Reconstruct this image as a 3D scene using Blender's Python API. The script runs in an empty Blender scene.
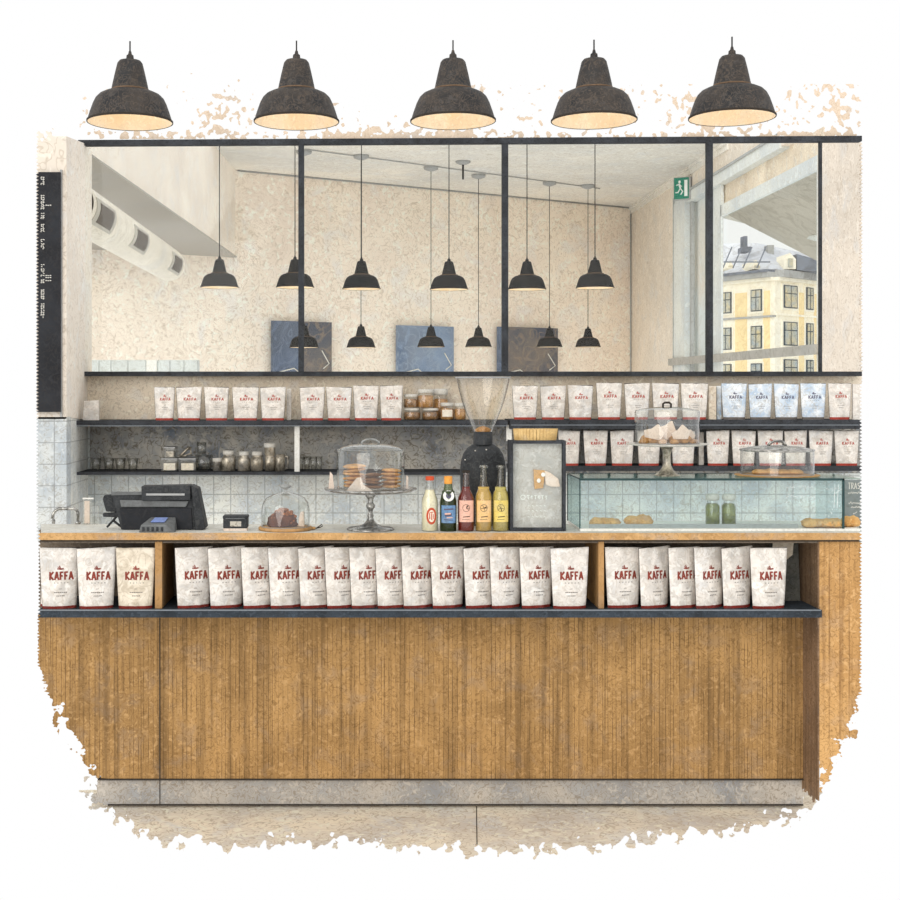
import bpy, math, random
from mathutils import Vector, noise, Matrix
random.seed(7)
PI = math.pi
COL = bpy.context.scene.collection
# ------------------------------------------------------------------ camera frame of reference
F = 1320.0; VX = 367.0; VY = 389.0; EYE = 1.735
def wx(px, Y): return (px - VX) * Y / F
def wz(py, Y): return EYE - (py - VY) * Y / F
def P(px, py, Y): return (wx(px, Y), Y, wz(py, Y))

# ------------------------------------------------------------------ materials
def lin(c):
    c /= 255.0
    return c / 12.92 if c <= 0.04045 else ((c + 0.055) / 1.055) ** 2.4
def rgb(r, g, b): return (lin(r), lin(g), lin(b), 1.0)
class NT:
    def __init__(s, name):
        s.m = bpy.data.materials.new(name); s.m.use_nodes = True
        s.t = s.m.node_tree; s.b = s.t.nodes['Principled BSDF']; s.out = s.t.nodes['Material Output']
    def n(s, typ, **kw):
        x = s.t.nodes.new(typ)
        for k, v in kw.items():
            if k.startswith('i_'):
                x.inputs[k[2:].replace('_', ' ')].default_value = v
            else: setattr(x, k, v)
        return x
    def l(s, a, b): s.t.links.new(a, b)
    def math(s, op, a, b=None, clamp=False):
        x = s.n('ShaderNodeMath', operation=op, use_clamp=clamp)
        for i, v in enumerate((a, b)):
            if v is None: continue
            if isinstance(v, (int, float)): x.inputs[i].default_value = v
            else: s.l(v, x.inputs[i])
        return x.outputs[0]
    def mix(s, fac, a, b, mode='MIX'):
        x = s.n('ShaderNodeMix', data_type='RGBA', blend_type=mode)
        for sock, v in ((x.inputs[0], fac), (x.inputs[6], a), (x.inputs[7], b)):
            if isinstance(v, (int, float)): sock.default_value = v
            elif isinstance(v, tuple): sock.default_value = v
            else: s.l(v, sock)
        return x.outputs[2]
    def noise(s, vec, scale, detail=3, dist=0.0, rough=0.55):
        x = s.n('ShaderNodeTexNoise'); x.inputs['Scale'].default_value = scale
        x.inputs['Detail'].default_value = detail; x.inputs['Distortion'].default_value = dist
        x.inputs['Roughness'].default_value = rough
        s.l(vec, x.inputs['Vector']); return x.outputs[0]
    def ramp(s, fac, a, b):
        x = s.n('ShaderNodeMapRange'); x.inputs[1].default_value = a; x.inputs[2].default_value = b
        s.l(fac, x.inputs[0]); return x.outputs[0]

def coords(k):
    tc = k.n('ShaderNodeTexCoord'); oi = k.n('ShaderNodeObjectInfo')
    sc = k.n('ShaderNodeVectorMath', operation='SCALE'); sc.inputs['Scale'].default_value = 7.0
    cb = k.n('ShaderNodeCombineXYZ')
    for i in range(3): k.l(oi.outputs['Random'], cb.inputs[i])
    k.l(cb.outputs[0], sc.inputs[0])
    ad = k.n('ShaderNodeVectorMath', operation='ADD')
    k.l(tc.outputs['Object'], ad.inputs[0]); k.l(sc.outputs[0], ad.inputs[1])
    return ad.outputs[0], tc.outputs['Object']

def mottled(k, base, vec, amt, scale, squig, sscale, dark=0.55, alt=None, cool=0.7):
    """watercolour wash: blotches of a second tint + fine curly paper grain"""
    r, g, b, _ = base
    hi = (min(1, r * (1 + amt)), min(1, g * (1 + amt)), min(1, b * (1 + amt)), 1)
    lo = alt if alt else (r * (1 - amt), g * (1 - amt * 1.02), b * (1 - amt * 1.1), 1)
    n1 = k.noise(vec, scale, 4, 0.4)
    c = k.mix(k.ramp(n1, 0.32, 0.68), lo, hi)
    if squig > 0:
        n4 = k.noise(vec, sscale * .22, 3, 0.5)          # cool grey washes
        gr = (r + g + b) / 3
        c = k.mix(k.math('MULTIPLY', k.ramp(n4, 0.52, 0.68), min(.5, squig * cool)), c, (gr * .92, gr * .96, gr * 1.0, 1))
        n2 = k.noise(vec, sscale * .62, 0.6, 2.2)
        d = k.math('ABSOLUTE', k.math('SUBTRACT', n2, 0.5))
        line = k.math('SUBTRACT', 1.0, k.ramp(d, 0.0, 0.055), clamp=True)
        c = k.mix(k.math('MULTIPLY', line, min(1, squig * 1.5)), c, (r * dark, g * dark * .94, b * dark * .86, 1))
        n3 = k.noise(vec, sscale * .9, 2, 1.2)
        c = k.mix(k.math('MULTIPLY', k.ramp(n3, 0.55, 0.68), min(1, squig * 1.3)), c, (min(1, r * 1.16 + .02), min(1, g * 1.18 + .02), min(1, b * 1.22 + .02), 1))
    return c

def M(name, col, amt=0.10, scale=6, squig=0.18, sscale=40, rough=0.8, metal=0.0, dark=0.55, alt=None, spec=0.25, emit=0):
    k = NT(name); v, _ = coords(k)
    c = mottled(k, rgb(*col), v, amt, scale, squig, sscale, dark, rgb(*alt) if alt else None)
    k.l(c, k.b.inputs['Base Color']); k.b.inputs['Roughness'].default_value = rough
    k.b.inputs['Metallic'].default_value = metal; k.b.inputs['Specular IOR Level'].default_value = spec
    if emit:
        k.b.inputs['Emission Color'].default_value = rgb(*col); k.b.inputs['Emission Strength'].default_value = emit
    return k.m

def glass(name, tint=(246, 250, 248), edge=(150, 155, 152), gloss=0.5, rough=0.03, power=3.0):
    k = NT(name)
    lw = k.n('ShaderNodeLayerWeight'); lw.inputs['Blend'].default_value = 0.5
    f = k.math('POWER', lw.outputs['Facing'], power)
    tr = k.n('ShaderNodeBsdfTransparent'); k.l(k.mix(f, rgb(*tint), rgb(*edge)), tr.inputs['Color'])
    gl = k.n('ShaderNodeBsdfGlossy'); gl.inputs['Roughness'].default_value = rough
    gl.inputs['Color'].default_value = (0.9, 0.9, 0.9, 1)
    frv = k.math('ADD', k.math('MULTIPLY', k.math('POWER', lw.outputs['Facing'], 3.5), 0.85), 0.09)
    mx = k.n('ShaderNodeMixShader'); k.l(k.math('MULTIPLY', frv, gloss), mx.inputs[0])
    k.l(tr.outputs[0], mx.inputs[1]); k.l(gl.outputs[0], mx.inputs[2]); k.l(mx.outputs[0], k.out.inputs[0])
    return k.m

def tile_mat(name, col, grout, w, h, amt=0.16, scale=5, plane='XZ', alt=None):
    k = NT(name); v, o = coords(k)
    sp = k.n('ShaderNodeSeparateXYZ'); k.l(o, sp.inputs[0])
    def line(sock, per):
        q = k.math('ABSOLUTE', k.math('SUBTRACT', k.math('FRACT', k.math('DIVIDE', sock, per)), 0.5))
        return k.math('GREATER_THAN', q, 0.5 - 0.0028 / per)
    g = k.math('MAXIMUM', line(sp.outputs[plane[0]], w), line(sp.outputs['Z'], h))
    c = mottled(k, rgb(*col), v, amt, scale, 0.5, 34, 0.62, rgb(*alt) if alt else None)
    c = k.mix(k.math('MULTIPLY', g, 0.62), c, rgb(*grout))
    k.l(c, k.b.inputs['Base Color']); k.b.inputs['Roughness'].default_value = 0.6
    k.b.inputs['Specular IOR Level'].default_value = 0.2
    return k.m

def slat_mat(name, col, alt, linecol, per=0.034, amt=0.75):
    """vertical boards: thin dark joints at uneven spacing, streaky grain"""
    k = NT(name); v, o = coords(k)
    sp = k.n('ShaderNodeSeparateXYZ'); k.l(o, sp.inputs[0])
    vo = k.n('ShaderNodeTexVoronoi', voronoi_dimensions='1D', feature='DISTANCE_TO_EDGE')
    vo.inputs['Scale'].default_value = 1.0 / per; vo.inputs['Randomness'].default_value = 0.75
    wob = k.noise(v, 2.5, 2); k.l(k.math('ADD', sp.outputs['X'], k.math('MULTIPLY', wob, 0.006)), vo.inputs['W'])
    ln = k.math('LESS_THAN', vo.outputs['Distance'], 0.055)
    brk = k.ramp(k.noise(v, 9, 3), 0.36, 0.60)
    st = k.n('ShaderNodeMapping'); st.inputs['Scale'].default_value = (45, 45, 1.2); k.l(v, st.inputs[0])
    c = mottled(k, rgb(*col), v, 0.12, 3.0, 0.6, 48, 0.55, rgb(*alt), cool=0.28)
    g = k.noise(st.outputs[0], 1.0, 3, 0.5)
    c = k.mix(k.math('MULTIPLY', k.ramp(g, 0.46, 0.66), 0.42), c, rgb(*linecol))
    c = k.mix(k.math('MULTIPLY', k.math('MULTIPLY', ln, brk), amt), c, rgb(*linecol))
    k.l(c, k.b.inputs['Base Color']); k.b.inputs['Roughness'].default_value = 0.75
    k.b.inputs['Specular IOR Level'].default_value = 0.15
    return k.m

m_wall = M('warm_plaster', (242, 228, 206), 0.08, 1.6, 0.5, 34, 0.9, alt=(216, 200, 178), dark=0.62)
m_wall2 = M('back_room_plaster', (250, 237, 220), 0.06, 0.8, 0.5, 13, 0.9, alt=(240, 224, 208), dark=0.66)
m_wallg = M('grey_plaster', (238, 226, 210), 0.07, 0.8, 0.45, 17, 0.9, alt=(220, 210, 196), dark=0.66)
m_white = M('cream_plaster', (250, 240, 226), 0.05, 1.2, 0.38, 20, 0.9, alt=(238, 226, 212), dark=0.7)
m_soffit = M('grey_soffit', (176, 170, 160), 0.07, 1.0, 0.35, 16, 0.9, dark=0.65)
m_ceil = M('ceiling_paint', (240, 234, 222), 0.06, 0.6, 0.42, 14, 0.9, alt=(216, 214, 208), dark=0.65)
m_head = M('sand_plaster', (222, 202, 180), 0.12, 2.2, 0.4, 36, 0.9, dark=0.72)
m_steel = M('black_steel', (50, 51, 53), 0.18, 10, 0.5, 60, 0.8, dark=0.5, alt=(74, 77, 82), spec=0.1)
m_steelb = M('blue_black_steel', (62, 70, 78), 0.18, 10, 0.5, 60, 0.8, dark=0.5, alt=(46, 50, 54), spec=0.1)
m_steelhi = M('steel_lip', (122, 128, 134), 0.1, 10, 0.3, 60, 0.6)
m_tile = tile_mat('pale_blue_tile', (228, 229, 220), (146, 150, 148), 0.0955, 0.104, alt=(198, 207, 211))
m_tileL = tile_mat('pier_tile', (206, 208, 204), (132, 134, 134), 0.125, 0.112, alt=(174, 184, 192))
m_tileS = tile_mat('pier_side_tile', (224, 222, 212), (160, 160, 156), 0.16, 0.112, plane='YZ', alt=(200, 206, 206))
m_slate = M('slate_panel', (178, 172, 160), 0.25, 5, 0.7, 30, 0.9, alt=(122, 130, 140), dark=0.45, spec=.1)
m_oak = slat_mat('oak_slats', (182, 142, 90), (156, 120, 74), (76, 56, 36), .020, .85)
m_oakside = slat_mat('oak_side_board', (204, 160, 104), (188, 142, 88), (116, 82, 50), 0.05, 0.5)
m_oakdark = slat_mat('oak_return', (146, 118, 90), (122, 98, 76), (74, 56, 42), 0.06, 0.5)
m_worktop = M('oak_worktop', (202, 160, 106), 0.10, 5, 0.5, 50, 0.8, alt=(180, 138, 88), dark=0.62)
m_divider = M('oak_divider', (180, 138, 88), 0.10, 5, 0.35, 30, 0.7, dark=0.6)
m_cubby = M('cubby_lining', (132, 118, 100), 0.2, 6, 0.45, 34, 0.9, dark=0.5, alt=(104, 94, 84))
m_kick = M('zinc_kick_plate', (182, 172, 158), 0.16, 3.5, 0.6, 46, 0.85, alt=(146, 146, 146), dark=0.6)
m_floor = M('sandy_floor', (246, 230, 206), 0.12, 4, 0.6, 26, 0.9, alt=(222, 212, 198), dark=0.62)
m_ink = M('dark_joint', (58, 52, 46), 0.1, 6, 0.2, 30, 0.9)
m_shade = M('black_enamel', (62, 56, 51), 0.3, 13, 0.7, 50, 0.6, alt=(40, 41, 43), dark=2.2)
m_shade2 = M('black_enamel_far', (46, 44, 42), 0.3, 8, 0.5, 26, 0.8, alt=(34, 35, 37), dark=1.8, spec=.1)
m_reflector = M('cream_reflector', (250, 236, 212), 0.05, 8, 0.35, 50, 0.7, alt=(248, 222, 184), dark=0.8)
m_cord = M('lamp_cord', (44, 42, 40), 0.1, 20, 0.2, 60, 0.7)
m_bulb = M('lamp_bulb', (255, 226, 178), 0.02, 5, 0, 10, 0.5, emit=4)
m_board = M('chalkboard_black', (42, 42, 44), 0.3, 6, 0.5, 34, 0.95, spec=.05, alt=(58, 60, 64), dark=2.0)
m_chalk = M('chalk', (226, 222, 212), 0.1, 20, 0.2, 60, 0.9)
m_duct = M('duct_paint', (236, 228, 212), 0.07, 3, 0.35, 12, 0.7, dark=0.68)
m_grille = M('duct_grille_mesh', (112, 104, 96), 0.2, 20, 0.5, 30, 0.9, dark=0.5)
m_grframe = M('duct_grille_frame', (196, 190, 178), 0.05, 6, 0.2, 20, 0.8)
m_poster = M('slate_blue_board', (100, 112, 132), 0.25, 1.6, 0.5, 6, 0.85, alt=(76, 86, 106), dark=1.6)
m_poster2 = M('brown_slate_board', (122, 112, 102), 0.2, 1.6, 0.5, 6, 0.85, alt=(84, 88, 100), dark=1.5)
m_poster3 = M('light_blue_board', (130, 146, 168), 0.2, 1.6, 0.5, 6, 0.85, alt=(106, 122, 146), dark=1.4)
m_green = M('sign_green', (40, 130, 106), 0.1, 10, 0.2, 20, 0.6)
m_signw = M('sign_white', (240, 244, 240), 0.03, 10, 0, 20, 0.6)
m_grey = M('grey_plastic', (168, 168, 166), 0.05, 10, 0.2, 30, 0.6)
m_frame = M('white_window_frame', (226, 228, 222), 0.06, 1.5, 0.35, 16, 0.8, alt=(206, 212, 214), dark=0.75)
m_framed = M('grey_window_frame', (176, 178, 176), 0.08, 2, 0.3, 6, 0.7, dark=0.6)
m_blind = M('pale_side_panel', (214, 222, 222), 0.08, 1, 0.25, 5, 0.8, alt=(226, 214, 196), dark=0.8)
m_sill = M('stone_sill', (176, 172, 164), 0.1, 3, 0.35, 8, 0.8, dark=0.6)
m_awning = M('awning_canvas', (196, 190, 178), 0.1, 0.8, 0.3, 4, 0.9, dark=0.6)
m_bwall = M('cream_render', (250, 242, 222), 0.04, 0.25, 0.3, 1.2, 0.9, dark=0.75)
m_byel = M('ochre_render', (248, 222, 170), 0.08, 0.3, 0.3, 1.2, 0.9, dark=0.75)
m_bgrey = M('grey_cornice', (172, 172, 170), 0.1, 0.5, 0.35, 1.2, 0.9, dark=0.6)
m_snow = M('snowy_roof', (226, 228, 234), 0.08, 0.15, 0.35, 0.9, 0.9, alt=(190, 194, 206), dark=0.55)
m_roofd = M('dark_roof', (120, 126, 138), 0.2, 0.3, 0.4, 1.2, 0.9)
m_bglass = M('facade_window_pane', (150, 160, 164), 0.25, 0.8, 0.4, 2, 0.4, alt=(214, 196, 150), dark=0.5)
m_bframe = M('facade_window_frame', (70, 78, 84), 0.1, 1, 0, 2, 0.8)
m_pane = glass('window_glass', (254, 255, 254), (250, 250, 250), gloss=0.12)
m_dome = glass('dome_glass', (251, 252, 250), (92, 94, 93), gloss=1.0, power=5)
m_hop = glass('hopper_glass', (249, 246, 240), (84, 78, 72), gloss=1.0, power=4)
m_case = glass('case_glass', (249, 253, 253), (200, 224, 224), gloss=0.5)
m_caseedge = M('green_glass_edge', (46, 72, 72), 0.2, 8, 0.3, 50, 0.4)
m_casetop = glass('case_top_glass', (238, 246, 244), (200, 220, 216), gloss=0.5)
m_tumbler = glass('tumbler_glass', (251, 251, 249), (214, 214, 210), gloss=1.0, power=4)
m_chrome = M('chrome', (176, 174, 168), 0.5, 30, 0.6, 45, 0.25, 0.7, dark=0.25, alt=(70, 70, 70))
m_pewter = M('pewter', (186, 176, 158), 0.45, 24, 0.5, 40, 0.35, 0.5, dark=0.3, alt=(90, 86, 78))
m_kraft = M('white_bag_film', (240, 232, 222), 0.05, 24, 0.42, 34, 0.85, alt=(204, 198, 190), dark=0.66, spec=.1)  # grey blotches and crease lines paint in the shade of crumpled film
m_kraft2 = M('ivory_bag_film', (234, 222, 202), 0.06, 26, 0.42, 26, 0.85, alt=(200, 186, 164), dark=0.62, spec=.1)
m_kraftb = M('pale_blue_bag_film', (234, 236, 236), 0.10, 16, 0.42, 34, 0.85, alt=(176, 198, 220), dark=0.65, spec=.1)
m_seam = M('bag_seam', (66, 60, 56), 0.1, 20, 0.2, 60, 0.9)
m_red = M('bag_red_print', (140, 64, 52), 0.25, 40, 0.2, 90, 0.8)
m_redlt = M('bag_small_red_print', (178, 72, 60), 0.12, 40, 0.2, 90, 0.8)
m_band = M('bag_red_band', (132, 46, 38), 0.25, 40, 0.4, 90, 0.8)
m_bluep = M('bag_blue_print', (96, 92, 112), 0.12, 40, 0.2, 90, 0.8)
m_greyp = M('bag_grey_print', (112, 104, 98), 0.12, 40, 0.2, 90, 0.8)
m_black = M('register_black', (48, 50, 52), 0.3, 14, 0.5, 46, 0.6, alt=(34, 36, 38), dark=2.2)
m_blackhi = M('register_trim', (110, 112, 112), 0.2, 14, 0.3, 50, 0.6)
m_screen = M('terminal_screen', (130, 150, 205), 0.1, 20, 0.2, 50, 0.4)
m_cookie = M('cookie_dough', (222, 176, 120), 0.2, 30, 0.5, 70, 0.85, alt=(170, 116, 64), dark=0.45)
m_cookied = M('dark_cookie', (150, 108, 72), 0.25, 30, 0.6, 70, 0.85, alt=(110, 74, 48), dark=0.45)
m_cake = M('chocolate_cake', (92, 54, 38), 0.3, 40, 0.6, 80, 0.85, alt=(66, 38, 28), dark=2.0)
m_caketop = M('caramel_crumble', (176, 110, 66), 0.3, 60, 0.7, 90, 0.85, alt=(104, 62, 38), dark=0.4)
m_paper = M('napkin_paper', (232, 214, 198), 0.06, 15, 0.35, 50, 0.9, dark=0.7)
m_bread = M('bread_crust', (226, 182, 120), 0.14, 20, 0.4, 60, 0.85, alt=(204, 150, 86), dark=0.6)
m_boardw = M('wooden_board', (190, 148, 98), 0.15, 20, 0.4, 60, 0.8, dark=0.55)
m_basket = M('pale_wood_strips', (222, 190, 132), 0.14, 20, 0.3, 60, 0.8, alt=(196, 158, 98), dark=0.55)
m_basketd = M('basket_gap', (140, 106, 62), 0.14, 20, 0.3, 60, 0.8)
m_mirrorp = M('grey_backing_paper', (206, 202, 196), 0.08, 8, 0.45, 40, 0.8, alt=(180, 178, 174), dark=0.7)
m_tan = M('tan_card', (208, 166, 118), 0.15, 20, 0.35, 60, 0.85)
m_chalkb = M('grey_chalkboard', (132, 138, 136), 0.15, 5, 0.4, 30, 0.85, alt=(112, 120, 120), dark=0.75)
m_leaf = M('green_pickles', (120, 126, 54), 0.3, 50, 0.6, 80, 0.7, alt=(84, 92, 40), dark=1.8)
m_amber = M('honey_fill', (196, 150, 92), 0.25, 40, 0.5, 80, 0.6, alt=(150, 100, 50), dark=0.5)
m_nuts = M('nut_fill', (160, 120, 76), 0.35, 50, 0.8, 70, 0.8, alt=(104, 76, 50), dark=0.3)
m_handle = M('glass_handle_grey', (150, 152, 150), 0.3, 40, 0.4, 80, 0.4)
m_cap = M('orange_cap', (214, 120, 58), 0.1, 30, 0.3, 80, 0.6)
m_capg = M('orange_gold_cap', (232, 158, 70), 0.1, 30, 0.3, 80, 0.6)
m_milk = M('pale_yellow_drink', (240, 232, 198), 0.06, 20, 0.25, 60, 0.5)
m_greenb = M('dark_green_drink', (60, 74, 44), 0.3, 20, 0.5, 60, 0.4, dark=0.5)
m_redb = M('dark_red_syrup', (112, 38, 32), 0.25, 20, 0.5, 60, 0.4, dark=0.5)
m_yelb = M('golden_syrup', (204, 172, 96), 0.15, 20, 0.4, 60, 0.4, dark=0.6)
m_yelb2 = M('olive_syrup', (190, 178, 104), 0.15, 20, 0.4, 60, 0.4, dark=0.6)
m_lblue = M('blue_label', (110, 146, 184), 0.2, 60, 0.5, 90, 0.8, dark=0.6)
m_lpink = M('pink_label', (236, 186, 164), 0.06, 20, 0.3, 60, 0.8)
m_lorange = M('orange_label', (240, 196, 134), 0.06, 20, 0.3, 60, 0.8)
m_lyellow = M('yellow_label', (232, 206, 112), 0.06, 20, 0.3, 60, 0.8)
m_lred = M('red_oval_print', (204, 84, 50), 0.06, 20, 0.3, 60, 0.8)
m_lcream = M('cream_label', (244, 234, 214), 0.06, 20, 0.3, 60, 0.8)
m_lblack = M('label_black_print', (70, 58, 50), 0.1, 40, 0, 60, 0.8)
m_white2 = M('white_trim', (238, 236, 228), 0.05, 8, 0.25, 40, 0.7)
m_lid = M('pale_metal_lid', (206, 202, 192), 0.1, 20, 0.35, 60, 0.5, dark=0.5)

# ------------------------------------------------------------------ mesh helpers
class MB:
    def __init__(s): s.v = []; s.f = []; s.mi = []; s.cur = 0; s.sm = []
    def add(s, vs, fs, smooth=False):
        b = len(s.v); s.v += [tuple(p) for p in vs]
        for f in fs: s.f.append(tuple(i + b for i in f)); s.mi.append(s.cur); s.sm.append(smooth)
        return s
    def box(s, x0, x1, y0, y1, z0, z1, rz=0, c=None):
        vs = [(x, y, z) for x in (x0, x1) for y in (y0, y1) for z in (z0, z1)]
        if rz:
            cx, cy = c or ((x0 + x1) / 2, (y0 + y1) / 2); co, si = math.cos(rz), math.sin(rz)
            vs = [(cx + (x - cx) * co - (y - cy) * si, cy + (x - cx) * si + (y - cy) * co, z) for x, y, z in vs]
        return s.add(vs, [(0, 1, 3, 2), (4, 6, 7, 5), (0, 4, 5, 1), (2, 3, 7, 6), (0, 2, 6, 4), (1, 5, 7, 3)])
    def prism(s, A, B):
        n = len(A)
        return s.add(list(A) + list(B), [tuple(range(n - 1, -1, -1)), tuple(range(n, 2 * n))] + [(i, (i + 1) % n, n + (i + 1) % n, n + i) for i in range(n)])
    def prism_xz(s, pts, y0, y1): return s.prism([(x, y0, z) for x, z in pts], [(x, y1, z) for x, z in pts])
    def prism_yz(s, pts, x0, x1): return s.prism([(x0, y, z) for y, z in pts], [(x1, y, z) for y, z in pts])
    def prism_xy(s, pts, z0, z1): return s.prism([(x, y, z0) for x, y in pts], [(x, y, z1) for x, y in pts])
    def lathe(s, prof, c=(0, 0, 0), n=32, caps=False, sx=1, sy=1):
        vs = []; fs = []
        for r, z in prof:
            for i in range(n):
                a = 2 * PI * i / n; vs.append((c[0] + r * math.cos(a) * sx, c[1] + r * math.sin(a) * sy, c[2] + z))
        for j in range(len(prof) - 1):
            for i in range(n):
                k = (i + 1) % n; fs.append((j * n + i, j * n + k, (j + 1) * n + k, (j + 1) * n + i))
        s.add(vs, fs, True)
        if caps:
            b = len(s.v) - len(vs); m = len(prof) - 1
            s.f.append(tuple(b + i for i in range(n - 1, -1, -1))); s.mi.append(s.cur); s.sm.append(False)
            s.f.append(tuple(b + m * n + i for i in range(n))); s.mi.append(s.cur); s.sm.append(False)
        return s
    def tube(s, pts, r, n=8, closed=False):
        pts = [Vector(p) for p in pts]; rs = r if isinstance(r, (list, tuple)) else [r] * len(pts)
        vs = []; fs = []; N = len(pts); up = None
        for i, p in enumerate(pts):
            d = ((pts[(i + 1) % N] if (closed or i < N - 1) else p) - (pts[i - 1] if (closed or i) else p)).normalized()
            if up is None: up = Vector((0, 0, 1)) if abs(d.z) < .9 else Vector((1, 0, 0))
            a = d.cross(up)
            if a.length < 1e-4: a = d.cross(Vector((0.3, 1, 0.2)))
            a.normalize(); b = a.cross(d).normalized(); up = b
            for q in range(n):
                t = 2 * PI * q / n; vs.append(p + (a * math.cos(t) + b * math.sin(t)) * rs[i])
        for i in range(N if closed else N - 1):
            for q in range(n):
                k = (q + 1) % n; j = (i + 1) % N
                fs.append((i * n + q, i * n + k, j * n + k, j * n + q))
        s.add(vs, fs, True)
        if not closed:
            b = len(s.v) - len(vs)
            for o_, rv in ((0, True), ((N - 1) * n, False)):
                f = [b + o_ + i for i in range(n)]; s.f.append(tuple(f[::-1] if rv else f)); s.mi.append(s.cur); s.sm.append(False)
        return s
    def blob(s, c, r, nz=0.15, fr=3.0, seed=0, seg=18, ring=11, flat=None):
        """lumpy ellipsoid"""
        vs = []; fs = []
        for j in range(ring + 1):
            th = PI * j / ring
            for i in range(seg):
                a = 2 * PI * i / seg
                d = Vector((math.sin(th) * math.cos(a), math.sin(th) * math.sin(a), math.cos(th)))
                k = 1 + nz * noise.noise(d * fr + Vector((seed * 3.1, seed, 0)))
                z = d.z * r[2] * k
                if flat is not None: z = max(z, -flat)
                vs.append((c[0] + d.x * r[0] * k, c[1] + d.y * r[1] * k, c[2] + z))
        for j in range(ring):
            for i in range(seg):
                k = (i + 1) % seg; fs.append((j * seg + i, (j + 1) * seg + i, (j + 1) * seg + k, j * seg + k))
        return s.add(vs, fs, True)
    def mesh(s, name, mats):
        me = bpy.data.meshes.new(name); me.from_pydata(s.v, [], s.f)
        for m in (mats if isinstance(mats, (list, tuple)) else [mats]): me.materials.append(m)
        me.polygons.foreach_set('material_index', s.mi); me.polygons.foreach_set('use_smooth', s.sm)
        me.validate(); me.update(); return me
    def build(s, name, mats, parent=None, bevel=0, solid=0, loc=None, **tags):
        o = bpy.data.objects.new(name, s.mesh(name, mats)); COL.objects.link(o)
        if parent: o.parent = parent
        if loc: o.location = loc
        if solid:
            md = o.modifiers.new('thickness', 'SOLIDIFY'); md.thickness = solid; md.offset = -1
        if bevel:
            md = o.modifiers.new('bevel', 'BEVEL'); md.width = bevel; md.segments = 2; md.limit_method = 'ANGLE'
        for k_, v_ in tags.items(): o[k_] = v_
        return o
def thing(name, label, cat, loc=(0, 0, 0), rz=0, group=None):
    o = bpy.data.objects.new(name, None); COL.objects.link(o); o.location = loc; o.rotation_euler = (0, 0, rz)
    o.empty_display_size = 0.05; o['label'] = label; o['category'] = cat
    if group: o['group'] = group
    return o
def tag(o, label, cat, group=None):
    o['label'] = label; o['category'] = cat
    if group: o['group'] = group
    return o
def dup(root, loc, label, rz=0, group=None, scale=None):
    r = root.copy(); COL.objects.link(r); r.location = loc; r.rotation_euler = (0, 0, rz); r['label'] = label
    if group: r['group'] = group
    if scale: r.scale = scale
    for ch in list(root.children):
        c = ch.copy(); COL.objects.link(c); c.parent = r
        for g in list(ch.children):
            d = g.copy(); COL.objects.link(d); d.parent = c
    return r
def struct(name, mb, m, **kw):
    o = mb.build(name, m, **kw); o['kind'] = 'structure'; return o
def fbm(x, y, s, o=3, seed=0):
    v = 0; a = 1; t = 0
    for i in range(o):
        v += a * noise.noise(Vector((x / s, y / s, seed * 9.7 + i * 3.3))); t += a; a *= .6; s *= .5
    return v / t
def comb(py, amp=3.4, per=3.6): # ragged torn-paper teeth along the cut ends
    q = (py / per) % 1.0; return amp * (1 - abs(2 * q - 1))
def sheet(mb, fld, u0, u1, v0, v1, st, fr, bk):
    """solid slab with a ragged outline: marching squares over the region where fld > 0; fr / bk place its two faces"""
    nu = int((u1 - u0) / st) + 1; nv = int((v1 - v0) / st) + 1
    G = [[(fld(u0 + i * st, v0 + j * st) if 0 < i < nu and 0 < j < nv else -1.0) for i in range(nu + 1)] for j in range(nv + 1)]
    def cut(a, b, ga, gb): t = ga / (ga - gb); t = min(.97, max(.03, t)); return (a[0] + (b[0] - a[0]) * t, a[1] + (b[1] - a[1]) * t)
    for j in range(nv):
        run = None
        for i in range(nu + 1):
            full = i < nu and G[j][i] > 0 and G[j][i + 1] > 0 and G[j + 1][i] > 0 and G[j + 1][i + 1] > 0
            if full:
                if run is None: run = i
                continue
            if run is not None:
                a, b = u0 + run * st, u0 + i * st; c, d = v0 + j * st, v0 + (j + 1) * st
                q = [(a, c), (b, c), (b, d), (a, d)]
                mb.add([fr(*p) for p in q], [(3, 2, 1, 0)]); mb.add([bk(*p) for p in q], [(0, 1, 2, 3)]); run = None
            if i == nu: continue
            cs = [((u0 + i * st, v0 + j * st), G[j][i]), ((u0 + (i + 1) * st, v0 + j * st), G[j][i + 1]), ((u0 + (i + 1) * st, v0 + (j + 1) * st), G[j + 1][i + 1]), ((u0 + i * st, v0 + (j + 1) * st), G[j + 1][i])]
            if not any(c[1] > 0 for c in cs): continue
            poly = []; isc = []
            for k in range(4):
                (a, ga), (b, gb) = cs[k], cs[(k + 1) % 4]
                if ga > 0: poly.append(a); isc.append(False)
                if (ga > 0) != (gb > 0): poly.append(cut(a, b, ga, gb)); isc.append(True)
            n = len(poly)
            if n < 3: continue
            A = [fr(*p) for p in poly]; B = [bk(*p) for p in poly]
            mb.add(A, [tuple(range(n - 1, -1, -1))]); mb.add(B, [tuple(range(n))])
            for k in range(n):
                k2 = (k + 1) % n
                if isc[k] and isc[k2]: mb.add([A[k], A[k2], B[k2], B[k]], [(0, 1, 2, 3)])
    return mb
def plane_map(Y): return lambda u, v: P(u, v, Y)
def combbox(px0, px1, py0, py1, Y0, Y1, left=False, right=False, mb=None):
    """beam between two depths with ragged cut ends"""
    mb = mb or MB(); pts = []
    y = py0
    R = []; L = []
    while y < py1: R.append(y); y += 0.9
    R.append(py1)
    if right: pts += [(px1 - 3.0 + comb(y), y) for y in R]
    else: pts += [(px1, py0), (px1, py1)]
    if left: pts += [(px0 + 3.0 - comb(y), y) for y in reversed(R)]
    else: pts += [(px0, py1), (px0, py0)]
    q = [(wx(a, Y0), wz(b, Y0)) for a, b in pts]
    return mb.prism_xz(q, Y0, Y1)

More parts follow.
